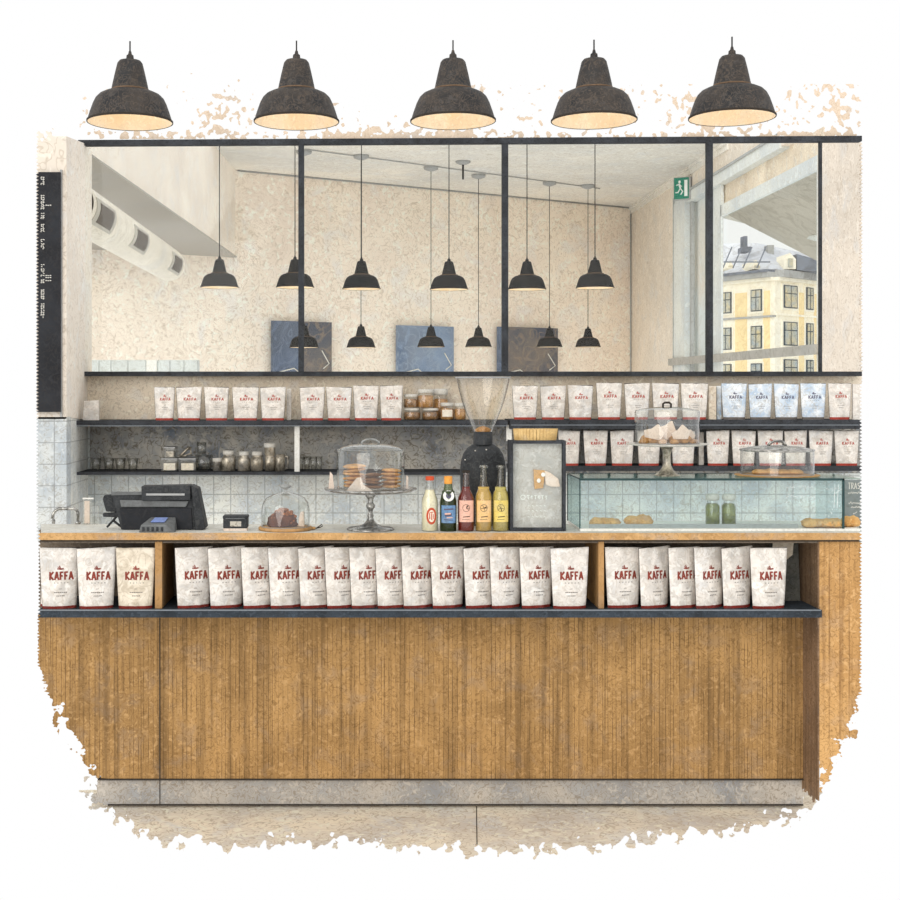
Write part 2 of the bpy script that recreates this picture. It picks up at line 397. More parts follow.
# ------------------------------------------------------------------ SETTING: counter hall
YC = 5.28          # counter front plane
YB = 7.40          # back wall plane
YP = 6.86          # pier front plane
YF = 7.30          # steel window frame
# header of the back wall above the steel frame, crumbling into flakes upwards
def f_head(u, v):
    n = fbm(u, v, 6, 2, 1) * 1.5 + fbm(u, v, 60, 1, 4) * .8
    up = (v - 131) / 26.0 if v > 131 else (v - 131) / 95.0 - .30
    e = min(u - (36 + comb(v)), 862 - comb(v) - u) / 3.0
    lim = (v - (62 if 185 < u < 240 else 84)) / 30.0
    return min(n * 1.2 + up, e, lim)
wb = MB()
wb.cur = 0
sheet(wb, lambda u, v: min(f_head(u, v), (u - 79) / 2.0), 76, 864, 62, 139, 1.3, plane_map(YF + .03), plane_map(YF + .05))
combbox(78, 862, 375, 427, YB, YB + .12, right=True, mb=wb)
wb.cur = 1
combbox(80, 862, 427, 545, YB, YB + .12, right=True, mb=wb)
wall_back = struct('wall_back', wb, [m_head, m_tile])
wall_back.data.materials[0] = m_head
sb = MB(); combbox(78, 862, 376, 426, YB - .012, YB, right=True, mb=sb); sb.build('painted_strip', m_wall, wall_back)
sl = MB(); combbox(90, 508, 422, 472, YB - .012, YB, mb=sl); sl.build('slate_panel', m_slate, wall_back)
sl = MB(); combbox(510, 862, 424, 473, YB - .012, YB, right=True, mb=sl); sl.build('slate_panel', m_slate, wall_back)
# pier at the left
def f_pier(u, v):
    n = fbm(u, v, 7, 3, 2) * 1.5
    return min(n + (v - 136) / 14.0 if v < 165 else 1, (u - (35.5 + comb(v))) / 2.0, (66.5 - u) / 1.5)
pb = MB(); sheet(pb, f_pier, 33, 70, 96, 419, 1.3, plane_map(YP), plane_map(YP + .1))
pb.cur = 1; combbox(36, 66.5, 417, 541, YP, YP + .1, left=True, mb=pb)
pb.cur = 2
X0 = wx(66, YP)
pb.prism_yz([(YP + .003, wz(136, YP)), (YB + .1, wz(143, YB)), (YB + .1, wz(421, YB)), (YP + .003, wz(417, YP))], X0 - .1, X0 + .001)
pb.cur = 3
pb.prism_yz([(YP + .003, wz(417, YP)), (YB, wz(421, YB)), (YB, wz(541, YB)), (YP + .003, wz(541, YP))], X0 - .1, X0 + .001)
struct('wall_left', pb, [m_wallg, m_tileL, m_white, m_tileS])
# raised border round the menu board and the white lip of the pier
t = MB(); t.box(wx(60.5, YP), wx(62.5, YP), YP - .012, YP, wz(417, YP), wz(170, YP)); struct('trim_1', t, m_grey)
# floor : a strip in front of the counter with a ragged front edge
def fl(z):
    def g(u, v):
        Y = (EYE - z) * F / (v - VY); return (wx(u, Y), Y, z)
    return g
EDGE = [(38, 742), (60, 765), (88, 800), (110, 812), (140, 832), (165, 846), (200, 838), (235, 853), (260, 846), (290, 838), (320, 846), (360, 838), (400, 852), (430, 850), (480, 853), (520, 849), (560, 852), (620, 843), (665, 838), (700, 835), (735, 832), (765, 823), (790, 818), (815, 806), (824, 792), (838, 770), (850, 748), (862, 735)]
def edge(u):
    for (a, b), (c, d) in zip(EDGE, EDGE[1:]):
        if a <= u <= c: return b + (d - b) * (u - a) / (c - a)
    return 700
def f_floor(u, v):
    nn = fbm(u, v, 11, 4, 3); return min((edge(u) - v) / 17.0 + nn * 1.9 - .1, (u - 84) / 12.0 + nn * 1.5, (min(u - 38, 862 - u)) / 2.0)
fb = MB(); sheet(fb, f_floor, 60, 850, 789, 872, 1.3, fl(0.0), fl(-.03))
floor = struct('floor', fb, m_floor)
def on_floor(px, py): return fl(0.0015)(px, py)
j = MB(); a, b = on_floor(476.5, 806), on_floor(477, 844); j.prism_xy([(b[0] - .0018, b[1]), (b[0] + .0018, b[1]), (a[0] + .0018, a[1]), (a[0] - .0018, a[1])], 0.0, .0012)
j.build('floor_joint', m_ink, floor)

# ------------------------------------------------------------------ COUNTER
cnt = thing('service_counter', 'long oak service counter with open bag cubbies and vertical slatted front', 'counter', (0, YC, 0))
def ct(mb, name, m, **kw):       # world -> counter local
    mb.v = [(x, y - YC, z) for x, y, z in mb.v]; return mb.build(name, m, cnt, **kw)
t = combbox(38, 862, 533, 540, 5.255, 5.275, left=True, right=True)
t.prism_xy([(wx(41, 5.275), 5.275), (wx(859, 5.275), 5.275), (wx(859, 5.60), 5.60), (wx(41, 5.60), 5.60)], wz(540, 5.255), wz(533.2, 5.255)); ct(t, 'worktop', m_worktop)
t = MB(); t.prism_xy([(wx(41, 5.262), 5.262), (wx(859, 5.262), 5.262), (wx(859, 5.60), 5.60), (wx(41, 5.60), 5.60)], wz(533.3, 5.255), wz(532.9, 5.255)); ct(t, 'pale_top_surface', M('pale_counter_stone', (214, 212, 202), .1, 8, .45, 46, .8, dark=.65))
ZT = wz(532.9, 5.255) + .0003              # worktop surface
t = combbox(38, 862, 540, 541.6, 5.262, 5.30, left=True, right=True); ct(t, 'painted_shade_strip', m_ink)  # dark strip painted in for the shade under the worktop edge
t = combbox(38, 822, 610.2, 617.6, 5.24, 5.60, left=True); ct(t, 'steel_shelf', m_steelb)
ZS = wz(610.2, 5.24) + .0003
t = combbox(38, 821, 609.7, 610.9, 5.236, 5.242, left=True); ct(t, 'shelf_lip', m_steelhi)
t = combbox(38, 790, 529.6, 618, 5.60, 5.62, left=True); ct(t, 'cubby_back', m_cubby)
t = combbox(40, 820, 541.6, 543, 5.285, 5.60); ct(t, 'cubby_ceiling', m_cubby)
for a, b, m in ((155, 162, m_divider), (598.5, 604, m_divider)):
    t = combbox(a, b, 541.5, 610, YC, 5.60); ct(t, 'divider', m)
# right end board: inner return + broad face
t = MB(); zb_ = lambda y: .085 + .05 * noise.noise(Vector((y * 60, 0, 1))) + .03 * noise.noise(Vector((y * 210, 0, 2)))
ys_ = [YC + .002 + i * .006 for i in range(55)]; zt_ = wz(541, YC)
for a_, b_ in zip(ys_, ys_[1:]): t.prism_yz([(a_, zb_(a_)), (b_, zb_(b_)), (b_, zt_), (a_, zt_)], wx(818, YC), wx(819.6, YC))
ct(t, 'return_board', m_oakdark)
def f_side(u, v):
    n = fbm(u, v, 11, 4, 5) * 1.5
    xr = 862.5 - comb(v) if v < 690 else 862.5 - comb(v) - (v - 690) * .22 - max(0, v - 735) * .5
    kk_ = min(1, max(0, (v - 665) / 60.0)); return min((xr - u) / (2.5 + 14 * kk_) + n * 1.6 * kk_, (u - 819.4) / 1.0, (797 - v) / 9.0 + n * .9, (v - 541) / 1.0)
t = MB(); sheet(t, f_side, 816, 866, 537, 812, 1.3, plane_map(YC), plane_map(YC + .03)); ct(t, 'end_panel', m_oakside)
# slatted front, lower left corner worn away
def f_front(u, v):
    n = fbm(u, v, 12, 4, 6) * 1.5
    xl = 36.5 + comb(v) + max(0, v - 665) * .42 + max(0, v - 735) * .25
    k = min(1, max(0, (v - 660) / 50.0))
    return min((u - xl) / (5.0 + 12 * k) + n * k * 1.5 - .1 * k, (803 - u) / 1.0, (779 - v) / 1.0, (v - 613) / 1.0)
YL = 5.46
t = MB(); sheet(t, f_front, 33, 806, 597, 782, 1.6, plane_map(YL), plane_map(YL + .02)); ct(t, 'slatted_front', m_oak)
t = MB(); t.box(wx(159.3, YL), wx(160.4, YL), YL - .002, YL + .001, wz(779, YL), wz(618, YL)); ct(t, 'panel_joint', m_ink)
t = MB(); t.box(wx(98, YL), wx(803, YL), YL - .006, YL + .01, wz(780, YL), wz(778.6, YL)); ct(t, 'bottom_rail', m_ink)
YK = 5.475
def f_kick(u, v):
    n = fbm(u, v, 10, 4, 7) * 1.5
    return min((u - 94) / 16.0 + n * (1.6 if u < 150 else 0), (803 - u) / 1.5, (805 - v) / .8, (v - 776) / .8)
t = MB(); sheet(t, f_kick, 76, 806, 774, 808, 1.4, plane_map(YK), plane_map(YK + .02)); ct(t, 'kick_plate', m_kick)
t = MB(); t.box(wx(108, YK), wx(803, YK), YK - .005, YK + .001, wz(805.4, YK), wz(804.0, YK)); ct(t, 'kick_edge', m_ink)
t = MB(); t.box(wx(159.5, YK), wx(160.3, YK), YK - .002, YK + .001, wz(804, YK), wz(779, YK)); ct(t, 'kick_joint', m_ink)

# ------------------------------------------------------------------ window_1: steel framed partition onto the back room
w1 = bpy.data.objects.new('window_1', None); COL.objects.link(w1); w1['kind'] = 'structure'; w1.location = (0, YF, 0)
def wl(mb, name, m): mb.v = [(x, y - YF, z) for x, y, z in mb.v]; return mb.build(name, m, w1)
def beam(x0, y0, x1, y1, h, Y, d):     # sloping bar given by its two centre ends
    mb = MB(); q = [(x0, y0 - h / 2), (x1, y1 - h / 2), (x1, y1 + h / 2), (x0, y0 + h / 2)]
    return mb.prism_xz([(wx(a, Y), wz(b, Y)) for a, b in q], Y, Y + d)
wl(beam(78, 142.6, 862, 138.4, 5.4, YF, .05), 'top_rail', m_steel)
wl(beam(78, 373.8, 862, 373.8, 4.6, YF, .10), 'bottom_rail', m_steel)
for a, b, w in ((78, 82, 0), (298.3, 303.8, 0), (502.3, 508.3, 0), (707.4, 713, 0)):
    wl(combbox(a, b, 141, 372, YF + .002, YF + .05), 'mullion', m_steel)
wl(combbox(819.8, 822.2, 141, 372, YF + .002, YF + .03), 'glazing_bar', m_steel)
for a, b in ((82, 298.3), (303.8, 502.3), (508.3, 707.4), (713, 819.8)):
    wl(combbox(a, b, 144, 372, YF + .02, YF + .025), 'glass_pane', m_pane)

# ------------------------------------------------------------------ BACK ROOM
ZC = 4.48
def far_y(X): return 16.5 + .61 * (X + 1.69)
def far_at(px): u = (px - VX) / F; return 17.53 / (1 - .61 * u)
t = MB()
xa, xb = -3.55, 4.05
t.prism([(xa, far_y(xa), 1.0), (-1.67, far_y(-1.67), 1.0), (-1.67, far_y(-1.67), 3.42), (xa, far_y(xa), 3.42)],
        [(xa, far_y(xa) + .2, 1.0), (-1.67, far_y(-1.67) + .2, 1.0), (-1.67, far_y(-1.67) + .2, 3.42), (xa, far_y(xa) + .2, 3.42)])
t.prism([(-1.67, far_y(-1.67), 1.0), (xb, far_y(xb), 1.0), (xb, far_y(xb), ZC), (-1.67, far_y(-1.67), ZC)],
        [(-1.67, far_y(-1.67) + .2, 1.0), (xb, far_y(xb) + .2, 1.0), (xb, far_y(xb) + .2, ZC), (-1.67, far_y(-1.67) + .2, ZC)])
struct('wall_far', t, m_wall2)
t = MB(); t.prism_xy([(-1.75, 14.75), (4.05, 14.75), (4.05, far_y(4.05)), (-1.8, far_y(-1.8))], ZC, ZC + .015); struct('ceiling', t, m_ceil)
# lower ceiling on the left with the bulkhead that carries its edge
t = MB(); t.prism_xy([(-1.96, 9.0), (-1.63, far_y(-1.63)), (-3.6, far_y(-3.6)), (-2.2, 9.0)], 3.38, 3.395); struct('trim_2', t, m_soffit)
t = MB()
za = EYE + 246 / F * 9.0
t.prism([(-1.98, 9.0, 3.396), (-1.65, far_y(-1.65), 3.396), (-1.65, far_y(-1.65), ZC), (-1.735, 14.55, ZC)],
        [(-2.05, 9.0, 3.396), (-1.75, far_y(-1.75), 3.396), (-1.75, far_y(-1.75), ZC), (-1.83, 14.55, ZC)])
struct('wall_left_bulkhead', t, m_white)
# right wall with the street window
def rw(px): return 4.0 * F / (px - VX)
ytop = lambda Y: min(ZC, EYE + 247.5 / F * Y)
t = MB()
W0, W1, S, T = 11.72, 17.05, 1.72, 4.08
yj = far_y(4.0)
t.prism_yz([(11.5, 1.2), (yj, 1.2), (yj, S), (11.5, S)], 4.0, 4.02)
def f_rw(u, v): return min(u - 817.6, (862 - comb(v) - u) / 1.5, v - 141.5, (384 - v))
def on4(X):
    def g(u, v): Y = 4.0 * F / (u - VX); return (X, Y, wz(v, Y))
    return g
sheet(t, f_rw, 816, 866, 138, 388, 1.3, on4(4.0), on4(4.012))
t.prism_yz([(W1, S), (yj, S), (yj, T), (W1, T)], 4.0, 4.25)
t.prism_yz([(12.6, T), (yj, T), (yj, ZC), (14.6, ZC)], 4.0, 4.25)
struct('wall_right', t, m_wallg)
t = MB()
for dx, zt, h in ((.05, ZC - .001, .035), (.02, ZC - .036, .06)):
    t.prism_yz([(14.6, zt - h), (yj, zt - h), (yj, zt), (14.6, zt)], 4.0 - dx, 4.0)
struct('trim_3', t, m_ceil)
w2 = bpy.data.objects.new('window_2', None); COL.objects.link(w2); w2['kind'] = 'structure'
def bar(y0, y1, z0, z1, x0=4.03, x1=4.15): return MB().box(x0, x1, y0, y1, z0, z1)
f2 = MB()
f2.box(3.97, 4.14, 16.5, 17.1, S, T + .05)            # far jamb
f2.box(3.98, 4.14, 12.75, 17.1, T - .02, T + .10)     # head
f2.box(4.03, 4.05, 15.02, 15.38, S, T)                # centre post
f2.box(4.03, 4.07, 11.72, 15.05, 3.70, 3.83)          # transom
f2.box(4.02, 4.05, W0, 11.80, S, 3.75)
f2.build('window_frame', m_frame, w2)
f2 = MB(); f2.box(4.02, 4.05, 16.36, 16.44, S, T); f2.box(4.02, 4.03, 15.36, 15.40, S, T); f2.box(3.965, 3.975, 17.08, 17.12, S, T + .1); f2.box(3.96, 3.975, 12.75, 17.1, T + .10, T + .125)
f2.build('frame_shadow_gap', m_framed, w2)
f2 = MB(); f2.box(4.10, 4.13, 15.3, 16.5, S, T); f2.build('blind', m_blind, w2)
f2 = MB(); f2.box(4.08, 4.09, 11.80, 15.1, 3.83, T); f2.build('frosted_top_pane', m_wall, w2)
f2 = MB(); f2.box(4.06, 4.065, 11.80, 15.02, S, 3.70); f2.build('glass_pane', m_pane, w2)
f2 = MB(); f2.box(3.935, 3.965, 11.6, 17.25, 2.04, 2.13); f2.build('cross_rail', m_sill, w2)
t = MB(); pa, pb_ = (-1.62, far_y(-1.62) - .02, ZC - .012), (3.98, far_y(3.98) - .02, ZC - .012)
t.tube([pa, pb_], .010, 5); t.tube([(3.985, far_y(3.985) - .012, 1.2), (3.985, far_y(3.985) - .012, ZC)], .008, 5); t.tube([(-1.66, far_y(-1.66) - .012, 3.4), (-1.66, far_y(-1.66) - .012, ZC)], .006, 5)
struct('trim_4', t, m_grey)
# exit sign
sg = thing('exit_sign', 'green running-man exit sign fixed above the street window frame', 'sign', (3.90, 16.3, 4.22), rz=-0.55)
t = MB(); t.box(-.11, .11, -.03, .03, -.15, .13); t.build('sign_box', m_grey, sg, bevel=.008)
t = MB(); t.box(-.10, .085, -.034, -.03, -.14, .12); t.build('green_face', m_green, sg)
t = MB(); t.blob((-.03, -.036, .07), (.016, .003, .018), 0); t.tube([(-.035, -.036, .05), (-.02, -.036, -.01)], .012, 6); t.tube([(-.02, -.036, -.01), (.01, -.036, -.05), (-.015, -.036, -.09)], .008, 6); t.tube([(-.02, -.036, -.01), (-.05, -.036, -.06), (-.08, -.036, -.06)], .008, 6); t.tube([(-.07, -.036, .03), (-.035, -.036, .04), (0, -.036, .01)], .007, 6); t.box(.03, .07, -.036, -.034, -.11, .09)
t.build('running_man_pictogram', m_signw, sg)

# duct with three grilles
dk = thing('air_duct', 'pale round air duct hanging below the low ceiling with square vents', 'duct', (-1.94, 8.6, 2.95))
R = .16
t = MB(); L = 4.45
prof = [(R, 0), (R, L - .16), (R * .96, L - .09), (R * .8, L - .03), (R * .45, L), (0.01, L)]
t.lathe(prof, n=32); t.v = [(x, z, y) for x, y, z in t.v]; t.build('duct_tube', m_duct, dk)
for yy in (.10, 1.52, 3.50):
    g = MB(); gi = MB()
    for mb, a0, a1, ya, yb, rr in ((g, -.62, .50, yy, yy + .66, R + .006), (gi, -.46, .34, yy + .10, yy + .56, R + .010)):
        n = 8; vs = []
        for i in range(n + 1):
            a = a0 + (a1 - a0) * i / n - .2
            for y_ in (ya, yb):
                for r_ in (rr, rr - .012): vs.append((r_ * math.cos(a), y_, r_ * math.sin(a)))
        fs = []
        for i in range(n):
            b = i * 4; c = b + 4
            fs += [(b, b + 2, c + 2, c), (b + 1, c + 1, c + 3, b + 3), (b, c, c + 1, b + 1), (b + 2, b + 3, c + 3, c + 2)]
        fs += [(0, 1, 3, 2), (n * 4, n * 4 + 2, n * 4 + 3, n * 4 + 1)]
        mb.add(vs, fs)
    go = g.build('vent_frame', m_grframe, dk); gi.build('vent_mesh', m_grille, go)
# tiled ledge seen through the lower left of the window
t = MB(); Yl = 9.0
def seg_boxes():
    xs = [83, 86, 99, 111, 128, 146, 157, 158.5, 170, 184, 197.5]
    for i in range(len(xs) - 1):
        if i == 6: continue
        t.cur = 1 if i == 5 else 0
        t.box(wx(xs[i] + .3, Yl), wx(xs[i + 1] - .3, Yl), Yl, Yl + .12, 1.6, wz(360.0, Yl))
seg_boxes(); t.cur = 0; t.box(wx(83, Yl), wx(197.5, Yl), Yl + .01, Yl + .11, 0.0, wz(360.8, Yl))
tag(t.build('tiled_ledge', [M('ledge_tile', (206, 210, 206), .1, 3, .35, 18, .7, dark=.65), m_white2]), 'low ledge of pale grey tiles behind the lower left of the window', 'ledge')

# blue boards on the far wall
def wallboard(p0, p1, py0, py1, mats, label, split=None):
    Ya, Yb = far_at(p0) - .10, far_at(p1) - .10
    xA, xB = wx(p0, Ya), wx(p1, Yb)
    zt0, zb0 = wz(py0, (Ya + Yb) / 2), wz(py1, (Ya + Yb) / 2)
    r = thing('wall_board', label, 'board', ((xA + xB) / 2, (Ya + Yb) / 2, zb0), rz=math.atan2(Yb - Ya, xB - xA), group='boards on the far wall')
    w = math.hypot(xB - xA, Yb - Ya) / 2
    if split is None: t = MB().box(-w, w, -.02, .03, 0, zt0 - zb0); t.build('panel', mats[0], r)
    else:
        s_ = -w + 2 * w * split
        MB().box(-w, s_, -.02, .03, 0, zt0 - zb0).build('panel', mats[0], r); MB().box(s_, w, -.02, .03, 0, zt0 - zb0).build('panel', mats[1], r)
    e = MB()
    if 1:
        a = [(w * .65, -.025, .9 * (zt0 - zb0) * .6), (w * .9, -.025, .33 * (zt0 - zb0)), (w * .7, -.025, .25 * (zt0 - zb0))]
        e.tube(a, .008, 5); e.tube([(-w * .8, -.025, .15), (-w * .3, -.025, .2), (-w * .1, -.025, .14)], .008, 5)
        e.build('chalk_marks', m_chalk, r)
    return r
wallboard(272, 331, 321.5, 384, (m_poster, m_poster2), 'dark blue and brown board behind the left mullion on the far wall', .5)
wallboard(397, 453, 326, 384, (m_poster3,), 'light blue board in the middle of the far wall')
wallboard(498, 557, 327.5, 384, (m_poster, m_poster2), 'grey blue board just right of the middle mullion on the far wall', .12)

# ------------------------------------------------------------------ PENDANT LAMPS
def lamp(label, loc, cord, mat, group, canopy=None, seg=40, rust=True):
    r = thing('pendant_lamp', label, 'lamp', loc, group=group)
    t = MB()
    prof = [(.168, 0), (.170, .004), (.166, .012), (.158, .038), (.146, .072), (.135, .094), (.120, .109), (.099, .119), (.078, .124), (.074, .130), (.070, .150), (.060, .195), (.050, .236), (.042, .246), (.020, .250), (.014, .252)]
    if mat is m_shade2: prof = [(.168, 0), (.170, .004), (.166, .012), (.158, .038), (.144, .080), (.130, .102), (.105, .118), (.072, .126), (.064, .132), (.060, .150), (.048, .200), (.038, .240), (.032, .248), (.016, .251), (.010, .252)]
    t.lathe(prof, n=seg); t.build('shade', mat, r)
    t = MB(); t.lathe([(.168, .001), (.156, .030), (.138, .078), (.122, .098), (.09, .112), (.03, .118), (.003, .118)], n=seg); t.build('inner_reflector', m_reflector, r)
    t = MB(); t.lathe([(.168, -.0015), (.1715, .0), (.1715, .006), (.168, .0075)], n=seg); t.build('rim', m_ink, r)
    t = MB(); t.lathe([(.076, .124), (.079, .127), (.076, .131)], n=seg); t.build('neck_ring', M('neck_ring_' + group[:5], (120, 96, 74), .2, 20, .4, 50, .6), r) if rust else None
    t = MB(); t.lathe([(.016, .25), (.014, .268), (.008, .272), (.005, .285)], n=12); t.build('cord_grip', mat, r)
    t = MB(); t.blob((0, 0, .07), (.026, .026, .034), 0, seg=16); t.build('bulb', m_bulb, r)
    t = MB(); t.tube([(0, 0, .28), (0, 0, cord)], .0032 if mat is m_shade else .0045, 6); t.build('cord', m_cord, r)
    if canopy:
        t = MB(); t.lathe([(.004, cord - .06), (.03, cord - .055), (.085, cord - .035), (.09, cord - .02), (.09, cord)], n=20, caps=True); t.build('ceiling_rose', m_grey, r)
    return r
_ring = {}
def point(loc, e, rad=.04, c=(1, .88, .72)):
    l = bpy.data.lights.new('bulb_light', 'POINT'); l.energy = e; l.shadow_soft_size = rad; l.color = c
    o = bpy.data.objects.new('bulb_light', l); COL.objects.link(o); o.location = loc
YLAMP = 5.28
names = ['leftmost of five', 'second from the left', 'the middle one of five', 'fourth from the left', 'rightmost of five']
base = None
for i, (cx, cy, tp) in enumerate(((130, 122.5, 48), (296.5, 122.0, 41), (453, 121.5, 40), (594, 121.0, 40), (732, 118.0, 42))):
    loc = P(cx, cy, YLAMP); lab = 'large black pendant lamp over the counter, %s' % names[i]
    if base is None: base = lamp(lab, loc, .325, m_shade, 'pendant lamps over the counter')
    else: dup(base, loc, lab)
    point((loc[0], loc[1], loc[2] + .055), 0.2, .02, (1, .94, .84))
r1 = [(219.5, 287.5, 'far left'), (295, 287.5, 'partly behind the left mullion'), (361.5, 289, 'directly above a smaller lamp, left of centre'), (449, 289.5, 'left of the middle mullion'), (527, 289.5, 'just right of the middle mullion'), (595, 288, 'rightmost')]
base = None
for cx, cy, lab in r1:
    Y = 11.75; loc = P(cx, cy, Y); c = wz(142.5, Y) - loc[2]
    lab = 'black pendant lamp in the nearer window row, ' + lab
    if base is None: base = lamp(lab, loc, c, m_shade2, 'nearer pendant lamps in the back room', seg=28)
    else:
        dup(base, loc, lab)
    point((loc[0], loc[1], loc[2] + .055), 2.5, .02)
r2 = [(304, 347.5, 15.2, 'half hidden by the left mullion'), (361, 347.5, 15.5, 'under the nearer lamp left of centre'), (431, 347, 16.3, 'in front of the light blue board'), (478.5, 347, 16.9, 'between the two right boards'), (549.5, 347, 17.5, 'in front of the rightmost board'), (588, 347, 17.75, 'rightmost of them')]
base = None
for cx, cy, Y, lab in r2:
    loc = P(cx, cy, Y); c = ZC - loc[2]
    lab = 'small black pendant lamp in the far row, ' + lab
    if base is None: base = lamp(lab, loc, c, m_shade2, 'far pendant lamps in the back room', canopy=True, seg=28); c0 = c
    else:
        r = dup(base, loc, lab)
        for ch in r.children:
            if ch.name.startswith('cord') and 'grip' not in ch.name: ch.scale.z = c / c0
            if ch.name.startswith('ceiling_rose'): ch.location.z = c - c0
    point((loc[0], loc[1], loc[2] + .055), 2.5, .02)
# thin track on the ceiling that the far lamps hang from, and a short stub
t = MB(); t.tube([P(305, 150, 14.9 * 1.01)[:2] + (ZC - .012,), (wx(600, 18.0), 18.0, ZC - .012)], .007, 6)
tag(t.build('ceiling_cable', m_grey), 'thin cable running along the ceiling past the lamp roses', 'cable')
q = (wx(463, 15.9), 15.9)
st = thing('ceiling_sensor', 'short grey stub with round plate on the ceiling near the middle mullion', 'sensor', (q[0], q[1], ZC))
t = MB(); t.lathe([(.09, 0), (.09, -.02), (.05, -.04), (.01, -.045)], n=20, caps=True); t.build('plate', m_grey, st)
t = MB(); t.tube([(0, 0, -.04), (0, 0, -.22)], .012, 8); t.build('stem', m_cord, st)

# ------------------------------------------------------------------ OUTSIDE the street window
def onx(px, py, X): Y = X * F / (px - VX); return (X, Y, wz(py, Y))
aw = thing('awning', 'grey canvas awning with white arms outside the street window', 'awning', (4.3, 13.5, 3.7))
def al(mb, name, m, **k): mb.v = [(x - 4.3, y - 13.5, z - 3.7) for x, y, z in mb.v]; return mb.build(name, m, aw, **k)
A, B_, C_, D_ = onx(724, 211, 4.3), onx(819, 163, 4.3), onx(819, 260, 5.3), onx(757, 224, 5.3)
t = MB(); t.add([A, B_, C_, D_], [(0, 1, 2), (0, 2, 3)]); al(t, 'canvas', m_awning, solid=.02)
t = MB(); t.tube([onx(722, 214, 5.0), onx(819, 237, 5.0)], .055, 6); al(t, 'arm', m_frame)
t = MB(); t.tube([onx(765, 200, 4.5), onx(806, 226, 4.9)], .012, 6); al(t, 'stay_cable', m_ink)
bd = thing('corner_building', 'cream and ochre corner building with snowy roof seen through the street window', 'building', (0, 0, 0))
YA, YQ, YR = 104.0, 96.0, 104.0      # left end, corner, right end
pA, pQ, pR = 690, 775, 850
def fac(px):      # point on facade for a pixel column
    if px <= pQ: (a, ya), (b, yb) = (pA, YA), (pQ, YQ)
    else: (a, ya), (b, yb) = (pQ, YQ), (pR, YR)
    x0, x1 = wx(a, ya), wx(b, yb); u = (px - VX) / F
    m = (yb - ya) / (x1 - x0); Y = (ya - m * x0) / (1 - m * u); return u * Y, Y
zc = lambda py: wz(py, 96.0)
ZE = zc(272)
t = MB(); c0 = [(*fac(pA), 0), (*fac(pQ), 0), (*fac(pR), 0)]
foot = [fac(pA), fac(pQ - .001), fac(pR), (fac(pR)[0] + 2, 118), (fac(pA)[0] - 1, 118)]
zlo = zc(420)
t.prism_xy(foot, zlo, ZE); t.build('walls', m_bwall, bd)
def fquad(px0, px1, py0, py1, off, depth):
    (xa_, ya_), (xb_, yb_) = fac(px0), fac(px1)
    d = Vector((xb_ - xa_, yb_ - ya_, 0)).normalized(); n = Vector((d.y, -d.x, 0))
    z0, z1 = zc(py1), zc(py0); a = Vector((xa_, ya_, 0)) + n * off; b = Vector((xb_, yb_, 0)) + n * off
    q = [(a.x, a.y, z0), (b.x, b.y, z0), (b.x, b.y, z1), (a.x, a.y, z1)]
    return MB().prism(q, [(x - n.x * depth, y - n.y * depth, z) for x, y, z in q])
for a, b in ((735.5, 747), (763.5, 770), (799, 803.5), (814, 818)):
    fquad(a, b, 290, 400, .05, .1).build('ochre_panel', m_byel, bd)
for k, (a, b) in enumerate(((695, 705), (721.5, 732.5), (752, 763), (782.5, 796), (805, 812), (824, 834))):
    for (c, d) in ((288, 310), (325, 348), (363, 385)):
        if k >= 3: c -= 4; d -= 3
        s_ = fquad(a - 1.4, b + 1.4, c - 1.6, d + 2.2, .08, .2).build('window_surround', m_bwall, bd)
        fo = fquad(a, b, c, d, .14, .2)
        w_ = fo.build('window', m_bframe, bd)
        g = MB(); mid = (a + b) / 2; ty = c + (d - c) * .36
        for (p0, p1) in ((a + 1, mid - .5), (mid + .5, b - 1)):
            for (q0, q1) in ((c + 1, ty - .5), (ty + .5, d - 1)):
                x = fquad(p0, p1, q0, q1, .17, .1); g.add(x.v, x.f)
        g.build('pane', m_bglass, w_)
for (a, b, c, d, o, m) in ((pA, pQ, 272, 277, .7, m_bgrey), (pQ, pR, 270, 277, .7, m_bgrey), (pA, pQ, 277, 280.5, .35, m_bwall), (pQ, pR, 277, 280.5, .35, m_bwall), (pA, pQ, 315, 317, .18, m_bgrey), (pQ, pR, 313, 315, .18, m_bwall), (pA, pQ, 269.5, 272, .9, m_roofd), (pA, pQ, 352, 354, .18, m_bwall)):
    fquad(a + .01, b - .01, c, d, o, o + .1).build('cornice', m, bd)
t = MB()
zr = lambda py: wz(py, 104)
e = [(*fac(pA), ZE + .2), (*fac(pQ - .001), ZE + .2), (*fac(pR), ZE + .2), (wx(850, 112), 114, ZE + .2), (wx(690, 112), 114, ZE + .2)]
rdg = [(wx(700, 106), 106, wz(244, 106)), (wx(757, 104), 104, wz(243, 104)), (wx(790, 104), 104, wz(250, 104)), (wx(840, 108), 108, wz(262, 108))]
vs = e + rdg
t.add(vs, [(0, 1, 6, 5), (1, 7, 6), (1, 2, 8, 7), (0, 5, 4), (4, 5, 6, 7, 8, 3), (3, 8, 2)]); t.build('snowy_roof', m_snow, bd)
t = MB()
def seg3(a, b, Y0, r=.16): t.tube([(wx(a[0], Y0), Y0, wz(a[1], Y0)), (wx(b[0], Y0), Y0, wz(b[1], Y0))], r, 5)
for px in (728, 738, 748, 762): seg3((px - 5, 268), (px + 4, 247), 95.5, .05)
seg3((724, 262), (770, 262), 95.0, .05)
t.build('roof_seams', m_roofd, bd)
t = MB(); Yc = 101; t.box(wx(744, Yc), wx(747.5, Yc), Yc, Yc + 1, wz(250, Yc), wz(236, Yc)); t.box(wx(742.5, Yc), wx(750, Yc), Yc - .3, Yc + 1.3, wz(252, Yc), wz(247, Yc)); t.build('chimney', m_roofd, bd)
